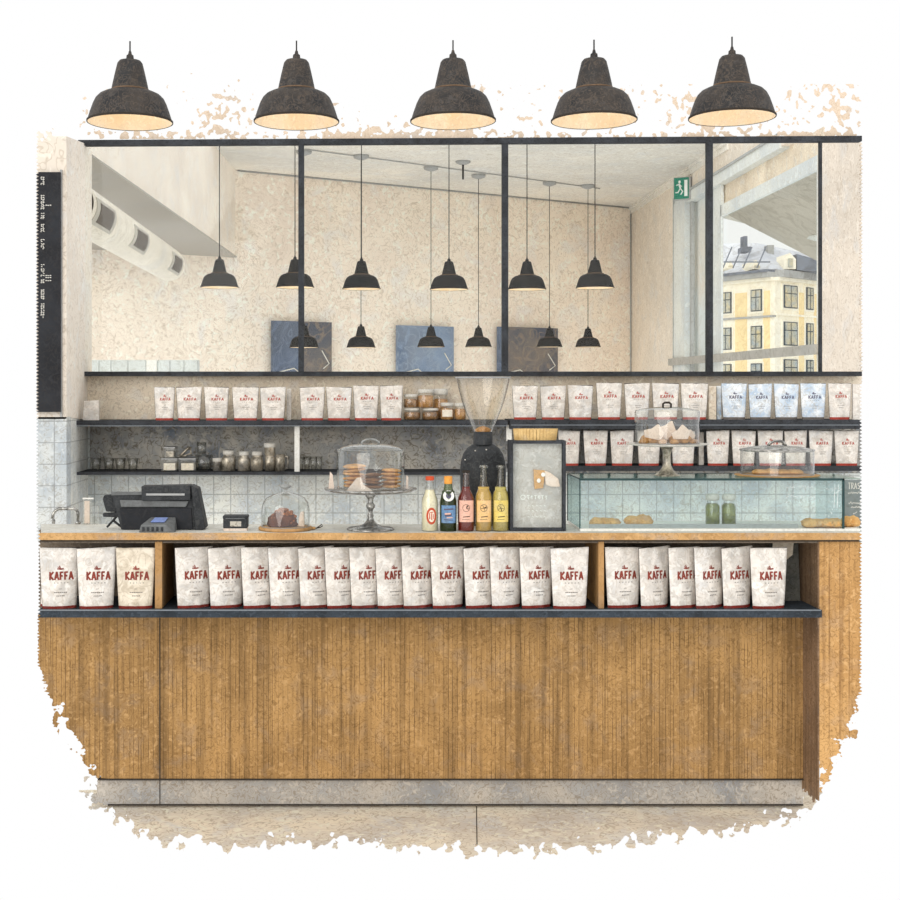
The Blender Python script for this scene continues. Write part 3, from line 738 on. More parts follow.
t = MB(); t.box(wx(768, Yc), wx(774, Yc), Yc, Yc + 1, wz(256, Yc), wz(245, Yc)); t.build('chimney', m_bgrey, bd)
Yd = 97
def dormer(a, b, top, bot):
    t = MB(); mid = (a + b) / 2
    t.prism([(wx(a, Yd), Yd, wz(bot, Yd)), (wx(b, Yd), Yd, wz(bot, Yd)), (wx(b, Yd), Yd, wz(top + 6, Yd)), (wx(mid, Yd), Yd, wz(top, Yd)), (wx(a, Yd), Yd, wz(top + 6, Yd))],
            [(wx(a, Yd), Yd + 6, wz(bot, Yd)), (wx(b, Yd), Yd + 6, wz(bot, Yd)), (wx(b, Yd), Yd + 6, wz(top + 6, Yd)), (wx(mid, Yd), Yd + 6, wz(top, Yd)), (wx(a, Yd), Yd + 6, wz(top + 6, Yd))])
    d = t.build('dormer', m_bwall, bd); q = MB(); q.box(wx(mid - 2.2, Yd), wx(mid + 2.2, Yd), Yd - .15, Yd, wz(bot - 2, Yd), wz(top + 5.5, Yd)); q.build('pane', m_bglass, d)
dormer(784, 796, 253, 269); dormer(753, 760, 260, 269); dormer(727, 734, 261, 268)
t = MB(); t.prism([(wx(797, Yd), Yd, wz(270, Yd)), (wx(830, Yd), Yd, wz(272, Yd)), (wx(830, Yd), Yd, wz(263, Yd)), (wx(797, Yd), Yd, wz(254, Yd))], [(wx(797, Yd), Yd + 3, wz(270, Yd)), (wx(830, Yd), Yd + 3, wz(272, Yd)), (wx(830, Yd), Yd + 3, wz(263, Yd)), (wx(797, Yd), Yd + 3, wz(254, Yd))]); t.build('roof_slope', m_roofd, bd)

# ------------------------------------------------------------------ SHELVES on the back wall
YSf = 7.10
def shelf(px0, px1, py0, py1, label, right=False, lip=None, Y1=YB - .013):
    mb = combbox(px0, px1, py0, py1, YSf, Y1, right=right)
    o = tag(mb.build('wall_shelf', m_steel), label, 'shelf', 'dark shelves on the back wall')
    if lip: combbox(px0 + 1, px1 - 1, lip, lip + .9, YSf - .003, YSf, right=right).build('shelf_edge', m_steelhi, o)
    return o
shelf(76, 508, 420.6, 425, 'long dark shelf above the slate panel, left of the grinder', lip=426.0 - .6)
shelf(510, 862, 419.8, 429, 'thick dark shelf on the right holding the upper bags', right=True, lip=424.6)
shelf(77, 500, 472.2, 475, 'thin dark shelf with the glasses and jars on it')
shelf(512, 862, 466.3, 471, 'lower right dark shelf just above the glass case', right=True)
for a, b, c, d, lab in ((294.5, 299.5, 425.6, 472, 'pale upright strip between the two left shelves'), (506.5, 511.8, 425, 441, 'short pale upright strip beside the wooden basket')):
    tag(combbox(a, b, c, d, YSf + .05, YSf + .07).build('shelf_upright', m_white2), lab, 'upright')
Z1 = wz(420.6, YSf); Z1r = wz(419.8, YSf); Z2 = wz(472.2, YSf); Z2r = wz(466.3, YSf)

# ------------------------------------------------------------------ COFFEE BAGS
LET = {'K': (.62, [(.09, 0, .09, 1), (.12, .5, .56, 1), (.12, .5, .58, 0)]),
       'A': (.64, [(.05, 0, .30, 1), (.30, 1, .58, 0), (.16, .32, .48, .32)]),
       'F': (.54, [(.09, 0, .09, 1), (.09, .93, .5, .93), (.09, .5, .42, .5)]),
       'T': (.58, [(.29, 0, .29, 1), (.02, .93, .56, .93)]),
       'R': (.60, [(.09, 0, .09, 1), (.09, .95, .45, .9), (.45, .9, .48, .6), (.48, .6, .1, .5), (.2, .5, .55, 0)]),
       'S': (.54, [(.46, .92, .12, .88), (.12, .88, .1, .6), (.1, .6, .44, .45), (.44, .45, .42, .08), (.42, .08, .06, .08)])}
def text_quads(word, x0, z0, w, h, sw):
    tot = sum(LET[c][0] for c in word) + .10 * (len(word) - 1); k = w / tot; x = x0; out = []
    for c in word:
        for a, b, d, e in LET[c][1]: out.append((x + a * k, z0 + b * h, x + d * k, z0 + e * h, sw))
        x += (LET[c][0] + .10) * k
    return out
def strokes(mb, st, proj, n=3):
    for x0, z0, x1, z1, w in st:
        d = Vector((x1 - x0, z1 - z0)); L = d.length or 1e-6; p = Vector((-d.y, d.x)) / L * w / 2
        vs = []
        for i in range(n + 1):
            t = i / n; x, z = x0 + d.x * t, z0 + d.y * t
            vs += [proj(x + p.x, z + p.y), proj(x - p.x, z - p.y)]
        mb.add(vs, [(2 * i, 2 * i + 1, 2 * i + 3, 2 * i + 2) for i in range(n)])
def bag_surf(W, H, T, seed):
    def hw(v): return W / 2 * (.83 + .17 * v ** .8)
    def th(u, v):
        b = T * (1 - v) ** .65 * (1 - abs(u) ** 2.6) * (.75 + .25 * math.cos(v * 2.2))
        cr = .0060 * W / .15 * noise.noise(Vector((u * 2.3 + seed * 5, v * 5.5, seed))) * (1 - abs(u) ** 4)
        cr += .0036 * noise.noise(Vector((u * 5 + v * 4, v * 11, seed + 9))) * (1 - abs(u) ** 4)
        return max(.0035, b + .004 + cr * 1.6 * (1 - v * .3))
    def front(x, z, off=.0009):
        v = min(1, max(0, z / H)); u = min(1, max(-1, x / hw(v))); return (x, -th(u, v) / 2 - off, z)
    return hw, th, front
def make_bag(W, H, T, seed, film, ink, band, small, tz, thh, tw, label, group, lines=True):
    r = thing('coffee_bag', label, 'coffee bag', (0, 0, 0), group=group)
    hw, th, fr = bag_surf(W, H, T, seed); N, V = 14, 22
    def shell(v0, v1, rows, off, caps):
        mb = MB(); vs = []; fs = []; top = .003 * math.sin(seed * 4)
        for j in range(rows + 1):
            v = v0 + (v1 - v0) * j / rows
            ring = [(-1 + 2 * i / N, -1) for i in range(N + 1)] + [(1 - 2 * i / N, 1) for i in range(N + 1)]
            for u, s_ in ring:
                z = v * H + (top * u if v > .98 else 0) + (.0025 * noise.noise(Vector((u * 3, seed, 1))) if v > .97 else 0)
                vs.append((u * (hw(v) + off), s_ * (th(u, v) / 2 + off), z))
        m = 2 * (N + 1)
        for j in range(rows):
            for i in range(m): k = (i + 1) % m; fs.append((j * m + i, j * m + k, (j + 1) * m + k, (j + 1) * m + i))
        mb.add(vs, fs, True)
        if caps:
            mb.f.append(tuple(range(m - 1, -1, -1))); mb.mi.append(0); mb.sm.append(False)
            mb.f.append(tuple(rows * m + i for i in range(m))); mb.mi.append(0); mb.sm.append(False)
        return mb
    shell(0, 1, V, 0, True).build('pouch', film, r)
    if band: shell(.002, .048 if H > .22 else .068, 2, .0006, False).build('bottom_band', band, r)
    q = [(-hw(v_) , 0, v_ * H) for v_ in (0, .25, .5, .75, 1)] + [(hw(v_), 0, v_ * H) for v_ in (1, .75, .5, .25, 0)]
    t = MB(); t.tube(q, .0017, 4); t.build('sealed_seam', m_seam, r)
    t = MB(); strokes(t, text_quads('KAFFA', -tw * W / 2 + .05 * W, tz * H, tw * W, thh * H, thh * H * .21), fr); t.build('wordmark', ink, r)
    t = MB(); ez = (tz + thh) * H; s = H / .245; cx = .02 * W
    q = [(-.012, .012, .0, .010, .005), (-.003, .024, .002, .011, .004), (0, .010, .014, .012, .006), (-.010, .020, -.002, .014, .003)]
    strokes(t, [(cx + a * s, ez + b * s, cx + c * s, ez + d * s, w * s) for a, b, c, d, w in q], fr); t.build('emblem', ink, r)
    t = MB(); q = []
    for i in range(5):
        x = -.024 + i * .013; q.append((x, -.012 - .001 * (i % 2), x + .004, -.012, .0028))
    q += [(-.006, -.036, .006, -.036, .0016)]
    for i in range(7): q.append((-.024 + i * .0075, -.050, -.0185 + i * .0075, -.050, .0032))
    for i in range(5): q.append((-.015 + i * .0068, -.064, -.010 + i * .0068, -.0635, .0030))
    strokes(t, [(cx + a * s, tz * H + b * s, cx + c * s, tz * H + d * s, w * s) for a, b, c, d, w in q], fr, 1); t.build('small_print', small, r)
    return r
GR = {'L': 'coffee bags in the left counter cubby', 'M': 'coffee bags in the middle counter cubby', 'R': 'coffee bags in the right counter cubby',
      'u1': 'coffee bags on the upper left shelf', 'u2': 'coffee bags left of the jars', 'u3': 'coffee bags on the upper right shelf', 'b': 'pale blue coffee bags', 'l': 'coffee bags on the lower right shelf'}
ORD = ['first', 'second', 'third', 'fourth', 'fifth', 'sixth', 'seventh', 'eighth', 'ninth', 'tenth', 'eleventh', 'twelfth', 'thirteenth', 'fourteenth']
protos = {}
def bag_kind(key, i, *a, **k):
    """three crumple variants of each size; the first use is the original, later ones are copies"""
    v = (key, i % 3)
    return v
def put_bag(key, i, loc, rz, label, group, spec, scale=None):
    v = (key, i % 3)
    if v not in protos:
        r = make_bag(*spec[0:3], i % 3 + (0 if key == 'big' else 4), *spec[3:], label, group); protos[v] = r
        r.location = loc; r.rotation_euler = (0, 0, rz)
        if scale: r.scale = scale
        return r
    return dup(protos[v], loc, label, rz, group, scale or (1, 1, 1))
BIG = (.156, .242, .036, m_kraft, m_red, m_band, m_greyp, .475, .135, .60)
BIGI = (.156, .242, .036, m_kraft2, m_red, m_band, m_greyp, .475, .135, .60)
YBG = 5.285
def xb(px): return wx(px, YBG)
# left cubby
for i, (cx, lab) in enumerate(((22.0, ''), (59.5, 'leftmost whole'), (96.5, 'middle'), (135.5, 'rightmost, creamier'))):
    if i == 0: continue
    lab = {1: 'white coffee bag with red print, leftmost in the left counter cubby', 2: 'white coffee bag with red print, middle one in the left counter cubby', 3: 'cream coffee bag with red print, rightmost in the left counter cubby'}[i]
    put_bag('bigi' if i == 3 else 'big', i, (xb(cx), YBG, ZS), .20 if i < 3 else .05, lab, GR['L'], BIGI if i == 3 else BIG)
# cut-off bag at the left edge, built as wide as it is seen
cutb = (.034, .20, .03, m_kraft, m_red, m_band, m_greyp, .47, .12, .3)
t = MB(); 
tb = thing('coffee_bag', 'sliver of a white coffee bag cut off at the far left of the counter', 'coffee bag', (xb(40.6), YBG + .04, ZS), group=GR['L'])
combbox(-2.5, 2.5, 0, 1, 0, 1)
def sliver(mb, z0, z1, y): return mb.box(-.010, .012, y, y + .03, z0, z1)
sliver(MB(), 0, .235, 0).build('pouch', m_kraft, tb, bevel=.004); sliver(MB(), .001, .010, -.001).build('bottom_band', m_band, tb)
t = MB(); strokes(t, [(-.006, .116, .001, .148, .006), (.001, .148, .009, .116, .006), (-.003, .127, .006, .127, .005)], lambda x, z: (x, -.001, z)); t.build('wordmark', m_red, tb)
# middle cubby
L_ = [175, 208, 241, 268, 298, 324.5, 349, 375, 401, 430, 463, 489, 519, 550]
for i, px in enumerate(L_):
    rz = .42 if i < 13 else .08
    rz += (.03 * ((i * 7) % 3 - 1))
    half = .5 * BIG[0] * math.cos(rz); 
    x = xb(px) + half; 
    put_bag('big', (i * 5) % 3, (x, YBG + (.022 if i < 13 else .0), ZS), rz, 'white coffee bag with red print, %s from the left in the middle counter cubby' % ORD[i], GR['M'], BIG)
for i, px in enumerate([605, 638, 667.5, 693, 720.5, 749]):
    rz = (.42 if i < 5 else .10) + .03 * (i % 2)
    if i == 0: rz = .22
    put_bag('big', (i * 4 + 1) % 3, (xb(px) + .5 * BIG[0] * math.cos(rz), YBG + (.022 if i < 5 else .0), ZS), rz, 'white coffee bag with red print, %s from the left in the right counter cubby' % ORD[i], GR['R'], BIG)
# dark grey panel and beige packet at the end of the right cubby
m_darkpanel = M('dark_panel_grey', (96, 94, 86), .25, 8, .6, 50, .9, alt=(74, 76, 74), dark=.5)
lb = thing('dark_panel', 'dark grey panel at the right end of the counter cubby', 'board', (xb(801) , 5.47, ZS))
t = MB(); w_ = .058; t.prism([(-w_, 0, 0), (w_, 0, 0), (w_, .03, .262), (-w_, .03, .262)], [(-w_, .01, 0), (w_, .01, 0), (w_, .04, .262), (-w_, .04, .262)]); t.build('board', m_darkpanel, lb)
t = MB(); t.prism_xz([(-.05, .262), (.035, .262), (.03, .19), (-.012, .155), (-.055, .2)], .010, .016); t.build('beige_paper', m_kraft2, lb)

# shelf bags
SM = (.134, .184, .03, m_kraft, m_redlt, m_redlt, m_greyp, .60, .085, .50)
SMB = (.134, .192, .03, m_kraftb, m_bluep, m_greyp, m_greyp, .58, .09, .50)
YS = 7.16
def sbag(px0, px1, top, base, i, label, group, key='sm', spec=SM, Z=Z1):
    w = (px1 - px0) * YS / F; h = (base - top) * YS / F
    put_bag(key, i, (wx((px0 + px1) / 2, YS), YS, Z), (random.random() - .5) * .12, label, group, spec, scale=(w / spec[0] * .985, 1, h / spec[1]))
for i, (a, b, t_) in enumerate(((154, 175, 387), (176, 202, 387), (204, 229, 387), (232, 259, 387), (260, 286, 387))):
    sbag(a, b, t_, 420, i, 'small white coffee bag, %s from the left on the upper left shelf' % ORD[i], GR['u1'])
t = tag(MB().box(wx(286.6, YS + .06), wx(291, YS + .06), YS + .06, YS + .10, Z1, Z1 + .17).build('paper_packet', m_kraft, bevel=.003), 'narrow white packet edge beside the fifth small bag', 'packet')
t = MB(); t.prism_xz([(wx(82.5, YS), Z1), (wx(99, YS), Z1), (wx(98.5, YS), wz(400, YS)), (wx(84, YS), wz(401, YS))], YS, YS + .02)
tag(t.build('paper_card', m_kraft, bevel=.002), 'blank cream card standing at the left end of the upper shelf', 'card')
for i, (a, b, t_) in enumerate(((299.5, 325, 387), (326, 352, 387), (353, 379, 385.5), (379.5, 403, 385.5))):
    sbag(a, b, t_, 420, i + 1, 'small white coffee bag, %s from the left in the four beside the jars' % ORD[i], GR['u2'])
for i, (a, b, t_) in enumerate(((512, 538, 385.5), (540, 566, 385.5), (567.5, 593, 385), (596, 622, 382.5), (624, 650, 383), (652, 679, 383), (680.5, 708, 383))):
    sbag(a, b, t_, 419, i, 'small white coffee bag, %s from the left on the upper right shelf' % ORD[i], GR['u3'], Z=Z1r)
for i, (a, b, t_) in enumerate(((721, 747, 383), (748, 772.5, 383.5), (773.5, 799, 383.5), (800, 826, 383))):
    sbag(a, b, t_, 419, i, 'pale blue and white coffee bag, %s from the left of the blue ones' % ORD[i], GR['b'], 'smb', SMB, Z1r)
for i, (a, b, t_) in enumerate(((827.5, 851.5, 383),)):
    sbag(a, b, t_, 419, i, 'small white coffee bag just right of the pale blue bags', GR['u3'], Z=Z1r)
tag(combbox(853, 862, 384, 420, YS, YS + .02, right=True).build('cut_coffee_bag', m_kraft), 'sliver of a small white bag at the far right of the upper shelf', 'coffee bag')
tag(combbox(717, 721.5, 386, 420, YS + .05, YS + .09).build('paper_packet', m_kraftb, bevel=.003), 'narrow pale blue packet edge left of the pale blue bags', 'packet')
tag(combbox(708.8, 716.5, 386, 420, YS + .03, YS + .12).build('grey_box', m_wall, bevel=.003), 'plain beige box between the white and the pale blue bags', 'box')
low = [(558, 580), (583, 608), (610, 634), (637, 660.5), (671, 695), (706, 729.5), (731, 756), (757.5, 783), (784, 807), (808.5, 833), (834, 859)]
for i, (a, b) in enumerate(low):
    sbag(a, b, 431, 466, i + 2, 'small white coffee bag, %s from the left on the lower right shelf' % ORD[i], GR['l'], Z=Z2r)
for px in (663, 699):
    tag(combbox(px, px + 5, 432, 466.3, YS + .06, YS + .09).build('paper_packet', m_kraft, bevel=.003), 'narrow white packet %s the tall cake stand stem' % ('left of' if px == 663 else 'right of'), 'packet')

# ------------------------------------------------------------------ jars, glasses and tins on the back shelves
def jar(px, base, wpx, hpx, fill, label, group, Y=YSf + .10, Z=None, lidm=m_lid, labelpatch=False, name='jar'):
    r_ = wpx * Y / F / 2; h = hpx * Y / F; Z = Z if Z is not None else Z1
    r = thing(name, label, 'jar', (wx(px, Y), Y, Z + base), group=group)
    t = MB(); t.lathe([(.001, .002), (r_ * .9, .002), (r_, .01), (r_, h * .66), (r_ * .86, h * .78), (r_ * .8, h * .82)], n=20); t.build('glass_body', m_tumbler, r)
    t = MB(); t.lathe([(.001, .004), (r_ * .85, .004), (r_ * .93, .012), (r_ * .93, h * .64), (r_ * .6, h * .68), (.001, h * .68)], n=16); t.build('filling', fill, r)
    t = MB(); t.lathe([(.001, h * .80), (r_ * .92, h * .80), (r_ * .95, h * .84), (r_ * .95, h * .97), (r_ * .8, h), (.001, h)], n=20); t.build('lid', lidm, r)
    if labelpatch:
        t = MB(); n = 8; vs = []
        for i in range(n + 1):
            a = -PI / 2 - .8 + 1.6 * i / n
            for z in (h * .2, h * .6): vs.append(((r_ + .001) * math.cos(a), (r_ + .001) * math.sin(a), z))
        t.add(vs, [(2 * i, 2 * i + 2, 2 * i + 3, 2 * i + 1) for i in range(n)]); t.build('label', m_lcream, r)
    return r
g = 'jars on the upper shelf'
jh = 12.0 * (YSf + .10) / F
jar(412, 0, 17, 12, m_nuts, 'small jar of nuts, bottom left of the jar stack', g)
jar(430.5, 0, 17, 12, m_nuts, 'small jar of nuts, bottom middle of the jar stack', g)
jar(447, 0, 14, 17.5, m_amber, 'taller honey jar with a cream label, right of the jar stack', g, labelpatch=True)
jar(460, 0, 12, 17, m_amber, 'honey jar half hidden behind the glass grinder hopper', g)
jar(411, jh, 15, 14, m_nuts, 'jar of dark nuts, upper left of the jar stack', g)
jar(425.5, jh, 16.5, 19, m_amber, 'tall jar of biscuits, upper middle of the jar stack', g)
jar(440, 0, 16.5, 31, m_amber, 'tallest jar of granola behind the honey jar', g, Y=YSf + .2)
def tumbler(px, wt, wbm, h, label, group, Z=Z2, Y=YSf + .10, name='drinking_glass', base=0):
    k = Y / F; H = h * k
    r = MB(); a, b = wt * k / 2, wbm * k / 2
    r.lathe([(.001, .001), (b, .001), (a, H), (a - .003, H), (b - .003, .008), (.001, .008)], c=(0, 0, 0), n=20)
    return tag(r.build(name, m_tumbler, loc=(wx(px, Y), Y, Z + base)), label, 'glass', group)
for i, px in enumerate((96, 109, 120.5, 133)):
    tumbler(px, 11.5, 8, 13, 'empty flared drinking glass, %s from the left on the thin shelf' % ORD[i], 'flared glasses')
for i, px in enumerate((300.5, 307, 313.5, 319)):
    tumbler(px, 7.4, 5.5, 14.5, 'empty drinking glass, %s of the four right of the pale upright' % ORD[i], 'glasses right of the upright')
def gbox(px0, px1, py0, py1, label, Z, base=0, Y=YSf + .06, fill=None):
    k = Y / F; w = (px1 - px0) * k / 2; h = (py1 - py0) * k
    r = thing('glass_box', label, 'glass box', (wx((px0 + px1) / 2, Y), Y + .05, Z + base), group='square glass canisters')
    t = MB(); t.box(-w, w, -.05, .05, 0, h); t.build('glass_body', m_tumbler, r, bevel=.004)
    t = MB(); t.box(-w * .72, w * .72, -.045, .04, h * .08, h * .62); t.build('paper_insert', fill or m_lcream, r, bevel=.003)
    t = MB(); t.box(-w, w, -.053, .053, h - .006, h); t.build('rim', m_grey, r)
gbox(161, 177.5, 459, 472.2, 'square glass canister, left one of the lower pair', Z2)
gbox(178.5, 196, 459, 472.2, 'square glass canister with dark dot, right one of the lower pair', Z2)
hb = 13.4 * (YSf + .06) / F
gbox(164, 175, 447, 458, 'small square glass canister on top of the left one', Z2, hb, fill=m_pewter)
cr = thing('sugar_tongs', 'crumpled silver tongs lying on the right glass canister', 'tongs', (wx(186, 7.2), 7.2, Z2 + hb + .006))
t = MB()
for q in ([(-.035, 0, .0), (-.005, 0, .03), (.02, 0, .055)], [(-.03, .02, .0), (.0, .01, .035), (.028, 0, .05)], [(-.02, -.02, .0), (.03, -.01, .018), (.02, 0, .05)]): t.tube(q, .006, 6)
t.build('tong_arms', m_pewter, cr)
tumbler(204, 18, 14, 16, 'wide round glass bowl under the tall glass on the thin shelf', 'glass bowls', name='glass_bowl')
tumbler(201.5, 10, 9, 12.5, 'tall glass stacked on the round glass bowl', 'glass bowls', base=16.3 * 7.2 / F)
def tin(px, w, h, label, prof, m=m_pewter, name='metal_jar'):
    k = 7.2 / F; H = h * k; R_ = w * k / 2
    r = thing(name, label, 'jar', (wx(px, 7.2), 7.2, Z2), group='metal and glass jars')
    t = MB(); t.lathe([(.001, 0)] + [(a * R_, b * H) for a, b in prof], n=24); t.build('body', m, r)
    t = MB(); a, b = prof[-1]; t.lathe([(a * R_ * 1.08, b * H - .012), (a * R_ * 1.12, b * H - .008), (a * R_ * 1.12, H), (.001, H + .001)], n=24); t.build('lid', m_lid, r)
    return r
P1 = [(1, .02), (1, .60), (.85, .70), (.72, .74), (.72, .92)]
tin(217.5, 9, 13, 'smallest pewter jar, just right of the glass bowl', [(1, .02), (1, .9)])
tin(228.5, 14, 20.5, 'wide pewter jar with a raised lid', P1)
tin(244, 12.5, 19.5, 'narrow mottled metal jar beside the wide pewter jar', P1)
tin(257, 12.5, 19.5, 'second narrow metal jar, left of the tall stack', P1)
tin(270, 11, 28, 'tall stacked metal canister, tallest on the thin shelf', [(.9, .02), (.95, .5), (.8, .53), (.8, .57), (1, .6), (1, .93)])
pj = thing('milk_jug', 'metal milk jug with a handle right of the tall canister', 'jug', (wx(280, 7.2), 7.2, Z2))
k_ = 7.2 / F; t = MB(); t.lathe([(.001, 0), (5 * k_, 0), (4.6 * k_, 17 * k_), (4.2 * k_, 17 * k_), (4.4 * k_, 2 * k_)], n=24); t.build('body', m_pewter, pj)
t = MB(); t.tube([(4.5 * k_, 0, 15 * k_), (7.6 * k_, 0, 14.5 * k_), (8 * k_, 0, 9 * k_), (7.4 * k_, 0, 3 * k_), (4.7 * k_, 0, 2 * k_)], .0045, 6); t.build('handle', m_pewter, pj)

# ------------------------------------------------------------------ MENU BOARD on the pier
mbd = thing('menu_board', 'tall black menu board with chalk writing on the left pier', 'board', (wx(50, YP), YP, wz(412, YP)))
t = combbox(36, 60, 172, 412, YP - .03, YP - .001, left=True)
ox, oz = wx(50, YP), wz(412, YP)
t.v = [(x - ox, y - YP, z - oz) for x, y, z in t.v]; t.build('black_panel', m_board, mbd)
t = MB(); st_ = []
for a, b in ((178, 186), (196, 210), (214, 219), (225, 233), (240, 249), (265, 276), (280, 284), (290, 300), (304, 317)):
    y = a
    while y < b:
        for x in (42.5, 44.5):
            if random.random() < .85: st_.append((x, y, x + 1.4, y + random.uniform(.0, 1.0), .55)); 
            if random.random() < .6: st_.append((x, y, x + random.uniform(0, .6), y + 1.6, .5))
        y += 2.1
for y in (206, 276, 278, 281): st_ += [(47, y, 48.4, y, .7), (49, y, 50.2, y + .3, .7), (51, y, 52.6, y, .7)]
kk = YP / F
strokes(t, [(wx(a, YP) - ox, wz(b, YP) - oz, wx(c, YP) - ox, wz(d, YP) - oz, w * kk * 1.3) for a, b, c, d, w in st_], lambda x, z: (x, -.0312, z), 1)
t.build('chalk_writing', m_chalk, mbd)

# ------------------------------------------------------------------ ON THE WORKTOP
YO = 5.36; K = YO / F
def on_top(px, Y=YO): return (wx(px, Y), Y, ZT)
# swan-neck tap
fa = thing('sink_tap', 'chrome swan neck tap at the left end of the worktop', 'tap', on_top(78, 5.60))
k_ = 5.6 / F
t = MB(); pts = [(0, 0, 0), (0, 0, 11 * k_), (-1.2 * k_, 0, 13.6 * k_), (-4 * k_, 0, 15.4 * k_), (-19 * k_, 0, 15.2 * k_), (-23 * k_, 0, 13 * k_), (-25.2 * k_, 0, 9 * k_), (-25.8 * k_, 0, 5.4 * k_)]
t.tube(pts, .0068, 10); t.build('spout_tube', m_chrome, fa)
t = MB(); t.lathe([(.012, 0), (.012, .008), (.008, .012)], n=16, caps=True); t.build('base_collar', m_chrome, fa)
dr = thing('drain_stub', 'small chrome stub at the back of the sink under the spout', 'tap', on_top(53.5, 5.62))
t = MB(); t.lathe([(.007, 0), (.008, .012), (.006, .018), (.001, .019)], n=14); t.build('stub', m_chrome, dr)
# clear leaflet holders
lh = thing('leaflet_holder', 'clear plastic leaflet holder with pale papers beside the tap', 'holder', on_top(91, 5.60))
t = MB(); t.box(-.032, .0, -.01, .012, 0, .108); t.box(.004, .030, -.008, .010, 0, .078); t.build('clear_panels', m_tumbler, lh)
t = MB(); t.box(-.028, -.006, 0, .003, .002, .098); t.build('paper', m_paper, lh); t = MB(); t.box(-.033, .013, -.012, -.008, .106, .112); t.build('top_lip', m_white2, lh)

# cash register: screen seen from behind
rg = thing('cash_register', 'black cash register screen seen from behind with a printer bar on top', 'register', on_top(165, 5.40))
k_ = 5.40 / F
def rp(px, py): return ((px - 165) * k_, (531.3 - py) * k_)
def rprism(pts, y0, y1, name, m, bev=.003):
    t = MB(); t.prism_xz([rp(*p) for p in pts], y0, y1); return t.build(name, m, rg, bevel=bev)
rprism([(122.5, 531.3), (113, 495.5), (194, 494), (199, 531.3)], -.03, .03, 'screen_back', m_black)
rprism([(121, 509.5), (192.5, 509.5), (194, 531), (124.5, 531)], -.036, -.028, 'back_plate', m_board)
rprism([(121.5, 501.5), (190, 502.5), (187, 508.5), (123, 508.5)], -.042, -.028, 'vent_strip', m_blackhi)
rprism([(144, 502), (143.5, 487.5), (192, 486.5), (192, 501.5)], -.055, .02, 'printer_bar', m_black)
rprism([(148.5, 496.7), (148.5, 494.7), (186.5, 494.7), (186.5, 496.7)], -.058, -.053, 'silver_strip', m_grey, 0)
rprism([(192, 486.7), (199, 490), (206.8, 529), (204.5, 531.3), (197, 531.3)], -.045, .05, 'side_shell', m_black)
rprism([(113, 497), (112.8, 493.4), (143.5, 493.4), (143.5, 496.3)], -.035, -.028, 'top_trim', m_blackhi, 0)
rprism([(101.5, 502), (103, 498), (113, 497), (117, 515), (105, 514.5)], .02, .045, 'customer_display', m_black)
rprism([(102, 516), (117, 515), (117.5, 520), (102.5, 519.5)], .01, .04, 'display_foot', m_black)
t = MB(); t.tube([(*rp(117, 518)[:1], .02, rp(0, 518)[1]), (rp(106, 0)[0], .02, rp(0, 531)[1] + .004)], .005, 6); t.tube([(rp(112, 0)[0], .02, rp(0, 523)[1]), (rp(121, 0)[0], .02, rp(0, 531)[1] + .004)], .005, 6); t.build('support_arm', m_black, rg)
ctm = thing('card_terminal', 'small grey card terminal with a blue screen before the register', 'card reader', on_top(157.5, 5.30))
k_ = 5.30 / F
t = MB(); X_ = lambda p: (p - 157.5) * k_; h_ = lambda p: (533.4 - p) * k_
t.prism([(X_(140), -.03, 0), (X_(175.5), -.03, 0), (X_(175.5), .05, 0), (X_(141), .05, 0)], [(X_(142), -.03, h_(526)), (X_(167), -.03, h_(526)), (X_(174), .05, h_(520)), (X_(149), .05, h_(520))]); t.build('body', m_blackhi, ctm, bevel=.003)
t = MB(); t.add([(X_(151), -.012, h_(524.2)), (X_(165), -.012, h_(524.2)), (X_(167), .03, h_(520.8)), (X_(154), .03, h_(520.8))], [(0, 1, 2, 3)]); t.v = [(x, y, z + .0035) for x, y, z in t.v]; t.build('screen', m_screen, ctm, solid=.002)
t = MB()
for i in range(5): t.box(X_(143.5 + i * 4.6), X_(145.8 + i * 4.6), -.034, -.03, h_(532), h_(528))
t.build('keys', m_black, ctm)
# black tin
bt = thing('black_tin', 'small black lidded tin left of the glass cake dome', 'tin', on_top(236, 5.36))
k_ = 5.36 / F
t = MB(); t.box(-12 * k_, 12 * k_, -.035, .035, .010, 12.5 * k_); t.build('tin_body', m_black, bt, bevel=.004)
t = MB(); t.box(-12.4 * k_, 12.4 * k_, -.037, .037, 12 * k_, 15 * k_); t.build('lid', m_black, bt, bevel=.003)
t = MB(); t.box(-11.5 * k_, 11.5 * k_, -.036, .033, 0, .010); t.build('pale_base', m_paper, bt)
t = MB(); t.box(-5 * k_, 6 * k_, -.0365, -.034, 4.5 * k_, 9.5 * k_); t.build('label', m_slate, bt)
t = MB(); t.box(-9.5 * k_, 9.5 * k_, -.0385, -.035, 12 * k_, 12.7 * k_); t.build('lid_highlight', m_blackhi, bt)
